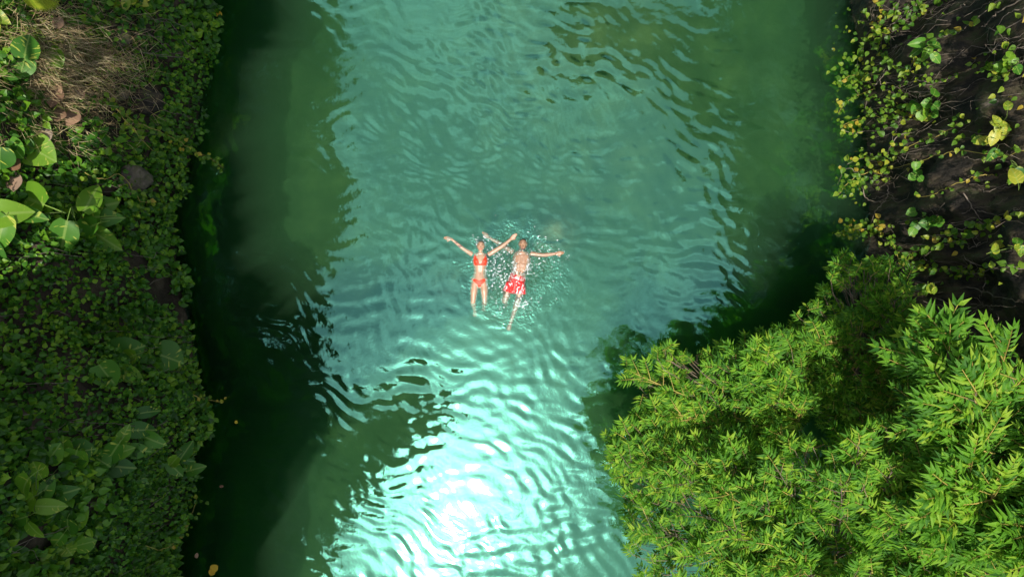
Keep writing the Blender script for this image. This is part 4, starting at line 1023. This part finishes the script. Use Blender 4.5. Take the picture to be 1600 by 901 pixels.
def head(bm, c, sx, sy, sz, tilt):
    c = Vector(c); rot = Matrix.Rotation(tilt, 3, 'X')
    P_ = lambda x, y, z: c + rot @ Vector((x * sx, y * sy, z * sz))
    ball(bm, c, (sx, sy * 0.98, sz), rot)                                             # skull
    loft(bm, [P_(0, 0.25, 0.25), P_(0, -0.35, 0.30), P_(0, -0.80, 0.30), P_(0, -1.02, 0.34)], [(sx * 0.84, sz * 0.62), (sx * 0.80, sz * 0.58), (sx * 0.56, sz * 0.46), (sx * 0.28, sz * 0.26)])   # face and jaw
    loft(bm, [P_(0, 0.22, 0.86), P_(0, -0.05, 1.02), P_(0, -0.24, 1.16), P_(0, -0.32, 0.92)], [0.008, 0.012, 0.017, 0.012], up=(0, 1, 0), n=8)   # nose
    loft(bm, [P_(-0.42, 0.28, 0.80), P_(0, 0.30, 0.90), P_(0.42, 0.28, 0.80)], [0.008, 0.010, 0.008], n=8)       # brow
    loft(bm, [P_(-0.26, -0.56, 0.78), P_(0, -0.56, 0.86), P_(0.26, -0.56, 0.78)], [0.006, 0.010, 0.006], n=8)     # lips
    for s in (-1, 1): ball(bm, P_(s * 1.0, 0.0, -0.05), (0.010, 0.028, 0.020), rot)   # ears
    return P_

def leg(bm, hip, thigh, knee, ankle, toe, r, up=(0, 0, 1)):
    hip, thigh, knee, ankle, toe = map(Vector, (hip, thigh, knee, ankle, toe))
    calf = knee.lerp(ankle, 0.32)
    loft(bm, [hip, thigh, thigh.lerp(knee, 0.6), knee, calf, knee.lerp(ankle, 0.7), ankle, ankle.lerp(toe, 0.05)],
         [r, r * 0.94, r * 0.76, r * 0.66, r * 0.64, r * 0.46, r * 0.40, r * 0.40])
    heel = ankle + (ankle - knee).normalized() * 0.03
    d = (toe - ankle).normalized()
    loft(bm, [heel - d * 0.04, ankle + d * 0.04, ankle.lerp(toe, 0.55), ankle.lerp(toe, 0.85), toe], [(0.028, 0.028), (0.034, 0.034), (0.042, 0.024), (0.045, 0.017), (0.032, 0.010)])

def arm(bm, sh, el, wr, r):
    sh, el, wr = map(Vector, (sh, el, wr))
    loft(bm, [sh, sh.lerp(el, 0.35), el, el.lerp(wr, 0.25), el.lerp(wr, 0.7), wr], [r * 1.12, r, r * 0.80, r * 0.82, r * 0.62, r * 0.55])

# ---- woman
bm = bmesh.new()
loft(bm, [cp(410, 268, -.025), cp(410, 284, -.028), cp(409, 300, -.03), cp(408, 322, -.035), cp(408, 350, -.038), cp(408, 385, -.042), cp(405, 425, -.05), cp(403, 455, -.05), cp(401, 488, -.05), cp(400, 515, -.055), cp(400, 540, -.07)],
     [(.048, .05), (.052, .05), (.11, .055), (.148, .075), (.142, .088), (.128, .085), (.113, .08), (.130, .085), (.160, .095), (.155, .09), (.10, .06)], n=20)
ball(bm, cp(382, 350, .015), (.052, .055, .045)); ball(bm, cp(434, 350, .015), (.052, .055, .045))
leg(bm, cp(371, 500, -.05), cp(364, 560, -.035), cp(356, 640, -.02), cp(368, 694, -.20), cp(370, 740, -.26), .082)
leg(bm, cp(431, 500, -.05), cp(436, 560, -.035), cp(438, 640, -.03), cp(432, 680, -.34), cp(430, 700, -.46), .082)
WL, WR = cp(205, 196, 0.0), cp(622, 196, .045)
arm(bm, cp(352, 304, -.02), cp(286, 262, -.01), WL, .047); arm(bm, cp(464, 306, -.02), cp(560, 246, .03), WR, .047)
hand(bm, WL, cp(150, 184, 0.01), (0, 0, 1), .165, 0.28); hand(bm, WR, cp(662, 158, .05), (0, 0, 1), .165, 0.2, side=-1)
HP = head(bm, cp(411, 243, -.02), .078, .100, .090, R(4))
wme = finish(bm, 'woman_body', 0.0058, 3)
# collarbones, midline and navel
c = coords(wme)
q = np.array([((p[0] * FPX / (CAM_H - p[2]) + 140) * 4.504, (120.5 - p[1] * FPX / (CAM_H - p[2])) * 4.504) for p in c]); top = c[:, 2] > -0.01
ax = q[:, 0] - 406
g = 0.006 * np.exp(-(ax / 6) ** 2) * sstep(385, 395, q[:, 1]) * (1 - sstep(440, 455, q[:, 1])) + 0.015 * np.exp(-(ax ** 2 + (q[:, 1] - 436) ** 2) / 16)
g += 0.006 * np.exp(-((q[:, 1] - 304 - 0.12 * np.abs(ax)) / 4) ** 2) * (1 - sstep(40, 55, np.abs(ax)))
c[:, 2] -= g * top; wme.vertices.foreach_set('co', c.ravel()); wme.update(); wme.materials.append(MAT['skin'])
face = lambda x, y, z=0.8: tuple(HP(x, y, z))
paint(wme, (0.40, 0.245, 0.155), [(face(-0.42, 0.18), (.017, .006, .05), (0.10, 0.05, 0.035), .0), (face(0.42, 0.18), (.017, .006, .05), (0.10, 0.05, 0.035), .0),
      (face(-0.42, 0.36), (.020, .004, .05), (0.16, 0.09, 0.05), .0), (face(0.42, 0.36), (.020, .004, .05), (0.16, 0.09, 0.05), .0),
      (face(0, -0.56), (.024, .009, .05), (0.50, 0.12, 0.10), .0),
      (tuple(cp(262, 246, .03)), (.05, .022, .1), (0.20, 0.12, 0.10), -1), (tuple(cp(238, 222, .03)), (.03, .016, .1), (0.22, 0.12, 0.10), -1)])
woman = empty('person', cp(405, 425, -.05)); tag(woman, 'woman in a red bikini floating on her back with arms raised wide', 'person')
o = link('body', wme); put(o, woman, Matrix())
def inv(p): return ((p[0] * FPX / (CAM_H - p[2]) + 800 - 660) * 4.504, (450.5 - p[1] * FPX / (CAM_H - p[2]) - 330) * 4.504)
def bikini_top(p):
    x, y = inv(p)
    if not 285 < y < 384 or p[2] < -.10: return False
    for cx, sg in ((381, 1), (435, -1)):
        # triangle cup with a strap up to the shoulder
        t = (y - 312) / 66
        if 0 <= t <= 1 and abs(x - (cx - sg * 14 + sg * 12 * t)) < 4 + 25 * t ** 0.9: return True
        if 285 < y <= 314 and abs(x - (cx - sg * 13)) < 4.5 and p[2] > -.06: return True
    return 370 < y < 380 and p[2] > -.12
def bikini_bottom(p):
    x, y = inv(p); x -= 401
    if p[2] < -.16: return False
    t = (y - 462) / 70
    if 0 <= t <= 1: return abs(x) > (1 - (t * 2.6) ) * 62 - 2 and abs(x) < 62 - 52 * min(1, max(0, (t - .16)) * 1.5) and y > 486 - 20 * min(1, abs(x) / 56)
    return False
o = link('bikini_top', shell(wme, 'bikini_top', bikini_top, .006, MAT['bikini'])); put(o, woman, Matrix())
o = link('bikini_bottom', shell(wme, 'bikini_bottom', bikini_bottom, .006, MAT['bikini'])); put(o, woman, Matrix())
def hair(HPf, name, length, root, mat, seed, n=150, r=0.0045, back=0.6):
    rs = random.Random(seed); parts = []
    for k in range(n):
        a = rs.uniform(0.05, math.pi - 0.05) if rs.random() < 0.75 else rs.uniform(-0.5, math.pi + 0.5)
        y0 = math.sin(a); x0 = math.cos(a)
        zt = rs.uniform(-0.7, 0.42)
        e = math.sqrt(max(0.05, 1 - zt * zt))
        p0 = HPf(x0 * e, y0 * e * 0.99 + 0.02, zt)
        p1 = HPf(x0 * (e + 0.10), y0 * (e + 0.12), zt - 0.3)
        p2 = HPf(x0 * (1.05 + length * rs.random()) + rs.uniform(-.15, .15), y0 * (1.05 + length * rs.random()) + 0.05, zt * 0.5 - 0.5 - 0.2 * rs.random())
        parts.append(tube_np([tuple(p0), tuple(p1), tuple(p2)], [r * 1.6, r * 1.5, r * 0.6], 4))
    o = link(name, mesh_np(name, *join_np(parts), True), mat); put(o, root, Matrix()); return o
def hair_cap(HPf, root, mat, grow, line):
    bm = bmesh.new(); bmesh.ops.create_uvsphere(bm, u_segments=28, v_segments=20, radius=1)
    for v in list(bm.verts):
        if v.co.y * 0.8 - v.co.z * 0.75 < line: bm.verts.remove(v)
    for v in bm.verts:
        q = v.co * grow * (1 + 0.04 * math.sin(v.co.x * 19) * math.sin(v.co.z * 23)); v.co = HPf(q.x, q.y, q.z)
    me = bpy.data.meshes.new('hair'); bm.to_mesh(me); bm.free(); me.polygons.foreach_set('use_smooth', np.ones(len(me.polygons), bool))
    o = link('hair', me, mat); put(o, root, Matrix()); return o
hc = hair_cap(HP, woman, MAT['hair_light'], 1.06, 0.02)
s_ = hair(HP, 'strands', 0.5, woman, MAT['hair_light'], 5, 170); s_['kind'] = 'stuff'; s_.parent = hc; s_.matrix_basis = Matrix()

# ---- man
bm = bmesh.new()
loft(bm, [cp(706, 258, -.03), cp(704, 274, -.035), cp(702, 290, -.035), cp(700, 314, -.04), cp(697, 350, -.05), cp(690, 395, -.06), cp(680, 435, -.065), cp(670, 470, -.07), cp(658, 510, -.075), cp(652, 545, -.08)],
     [(.062, .058), (.070, .058), (.14, .066), (.172, .084), (.174, .100), (.160, .100), (.145, .09), (.150, .09), (.158, .09), (.11, .065)], n=20)
leg(bm, cp(616, 515, -.07), cp(600, 560, -.05), cp(578, 632, -.035), cp(590, 648, -.45), cp(586, 672, -.60), .088)
leg(bm, cp(690, 515, -.07), cp(686, 560, -.05), cp(672, 628, -.04), cp(622, 778, -.07), cp(604, 838, -.09), .088)
ML, MR = cp(470, 186, -.02), cp(938, 297, .015)
arm(bm, cp(640, 288, -.035), cp(548, 228, -.055), ML, .052); arm(bm, cp(760, 298, -.03), cp(856, 308, -.01), MR, .052)
hand(bm, ML, cp(426, 148, -.01), (0, 0, 1), .185, 0.22); hand(bm, MR, cp(1000, 290, .02), (0, 0, 1), .185, 0.35, side=-1)
HM = head(bm, cp(708, 231, -.025), .084, .106, .097, R(8))
mme = finish(bm, 'man_body', 0.0062, 3)
# muscle relief: breastbone, lower edge of the chest, midline and navel
c = coords(mme)
q = np.array([((p[0] * FPX / (CAM_H - p[2]) + 140) * 4.504, (120.5 - p[1] * FPX / (CAM_H - p[2])) * 4.504) for p in c]); top = c[:, 2] > -0.01
ax = q[:, 0] - (700 - (q[:, 1] - 320) * 0.16)
g = 0.010 * np.exp(-(ax / 7) ** 2) * sstep(300, 330, q[:, 1]) * (1 - sstep(420, 450, q[:, 1]))
g += 0.011 * np.exp(-((q[:, 1] - 366 + 10 * (np.abs(ax) - 28) ** 2 / 800) / 6) ** 2) * (1 - sstep(46, 58, np.abs(ax)))
g += 0.006 * np.exp(-((q[:, 1] - 300 - 0.1 * np.abs(ax)) / 6) ** 2) * (1 - sstep(45, 60, np.abs(ax)))
g += 0.006 * sum(np.exp(-((q[:, 1] - yy) / 5) ** 2) for yy in (392, 414)) * (1 - sstep(20, 32, np.abs(ax)))
g += 0.016 * np.exp(-((q[:, 0] - 682) ** 2 + (q[:, 1] - 432) ** 2) / 20)
c[:, 2] -= g * top; mme.vertices.foreach_set('co', c.ravel()); mme.update(); mme.materials.append(MAT['skin'])
face = lambda x, y, z=0.8: tuple(HM(x, y, z))
dk = (0.07, 0.04, 0.025)
paint(mme, (0.34, 0.195, 0.115), [(face(-0.40, 0.18), (.017, .006, .05), dk, .0), (face(0.40, 0.18), (.017, .006, .05), dk, .0),
      (face(-0.40, 0.38), (.024, .006, .05), dk, .0), (face(0.40, 0.38), (.024, .006, .05), dk, .0),
      (face(0, -0.84), (.052, .030, .07), (0.11, 0.06, 0.04), -1), (face(-0.62, -0.45), (.014, .05, .06), (0.13, 0.07, 0.045), -1), (face(0.62, -0.45), (.014, .05, .06), (0.13, 0.07, 0.045), -1),
      (face(0, -0.40), (.030, .007, .05), (0.12, 0.07, 0.045), 0), (face(0, -0.57), (.022, .007, .05), (0.42, 0.13, 0.10), 0),
      (tuple(cp(668, 345, .04)), (.012, .012, .05), (0.28, 0.11, 0.08), 0), (tuple(cp(728, 348, .04)), (.012, .012, .05), (0.28, 0.11, 0.08), 0)])
man = empty('person', cp(680, 435, -.065)); tag(man, 'bearded man in red and white patterned swim shorts floating with arms outstretched', 'person')
o = link('body', mme); put(o, man, Matrix())
bm = bmesh.new()
loft(bm, [cp(676, 448, -.07), cp(670, 465, -.07), cp(662, 495, -.075), cp(652, 525, -.08), cp(648, 545, -.085)], [(.152, .098), (.160, .104), (.172, .108), (.178, .100), (.165, .085)], n=20)
loft(bm, [cp(622, 505, -.06), cp(612, 540, -.05), cp(603, 570, -.045)], [(.100, .108), (.110, .112), (.118, .112)])
loft(bm, [cp(688, 505, -.06), cp(690, 545, -.05), cp(688, 582, -.045)], [(.100, .108), (.110, .112), (.116, .112)])
sme = finish(bm, 'swim_shorts', 0.008, 2)
c = coords(sme); c[:, 2] += 0.012 * fbm(c[:, 0] * 16, c[:, 1] * 9, 0, 33, 3); sme.vertices.foreach_set('co', c.ravel()); sme.materials.append(MAT['shorts'])
o = link('swim_shorts', sme); put(o, man, Matrix()); shorts = o
cd = link('drawstring', mesh_np('drawstring', *tube_np([tuple(cp(678, 452, .042)), tuple(cp(684, 440, .04)), tuple(cp(694, 425, .04))], 0.004, 5)), MAT['hair_dark']); cd.parent = shorts; cd.matrix_basis = Matrix()
hair_cap(HM, man, MAT['hair_dark'], 1.06, 0.06)

woman.location.z -= 0.018; man.location.z -= 0.02      # waterline across the sides of both bodies

# ------------------------------------------------------------------ splash, floating bits
bmv, bmf, _o = [], [], 0
ico = bmesh.new(); bmesh.ops.create_icosphere(ico, subdivisions=1, radius=1); iv = np.array([v.co[:] for v in ico.verts]); jf = np.array([[v.index for v in f.verts] for f in ico.faces]); ico.free()
def droplets(n, centre, sx, sy, lo, hi, seed):
    rs = np.random.default_rng(seed); out = []
    for k in range(n):
        x, y = rs.normal(centre[0], sx), rs.normal(centre[1], sy); c_ = cp(x, y, 0)
        z = float(water_h(np.array([c_.x]), np.array([c_.y]))[0]) + rs.uniform(-0.002, 0.006)
        s = rs.uniform(lo, hi); V = iv * np.array([s * rs.uniform(.7, 2.6), s * rs.uniform(.7, 2.0), s * 0.4]) * (1 + 0.2 * rs.normal(size=(len(iv), 1)))
        out.append((V + np.array([c_.x, c_.y, z]), jf))
    return out
dr = droplets(260, (550, 420), 55, 110, .0025, .010, 1) + droplets(120, (800, 330), 80, 120, .0025, .008, 2) + droplets(80, (700, 640), 45, 35, .0025, .009, 3) + droplets(30, (400, 205), 30, 25, .003, .008, 4) + droplets(30, (960, 310), 60, 30, .003, .008, 5) + droplets(110, (660, 400), 20, 45, .0025, .008, 6) + droplets(70, (745, 400), 14, 45, .0025, .008, 7)
MAT['foam'] = plain_mat('white_foam', [(0.3, (0.72, 0.80, 0.80)), (0.7, (0.85, 0.9, 0.9))], 20, 0.3, 0, spec=0.5)
o = link('splash_foam', mesh_np('splash_foam', *join_np(dr), True), MAT['foam']); tag(o, 'white splash droplets and foam flecks around the floating couple', 'foam', kind='stuff')
def afloat(label, px, py, ln, ang, name='floating_leaf', me=None):
    p = Vector(pix(px, py, 0.0)); a = R(ang); s = ln / FPX * CAM_H; d = Vector((math.cos(a), math.sin(a), 0))
    p.z = float(water_h(np.array([p.x]), np.array([p.y]))[0]) + 0.012
    o = link(name, me or ME_FALLEN); o.matrix_world = M4(p - d * s * 0.5, d, Vector((0.05, 0.05, 1)), s) @ Matrix.Diagonal((1, 1, 0.3, 1))
    tag(o, label, 'leaf', 'fallen leaves afloat on the water')
afloat('larger orange yellow leaf afloat by the foot of the bank', 336, 886, 12, 30)
afloat('smaller yellow leaf touching the larger orange one', 331, 894, 10, 250)
afloat('tiny yellow leaf scrap afloat near the small creeper tip', 369, 659, 5, 200)
afloat('small brown leaf afloat beside the variegated foursome', 347, 759, 7, 10, me=ME_DEAD)
afloat('orange leaf lodged at the water edge near the top of the bank', 343, 22, 9, 80)
afloat('brown scrap drifting just above the orange yellow leaves', 308, 866, 9, 70, me=ME_DEAD)
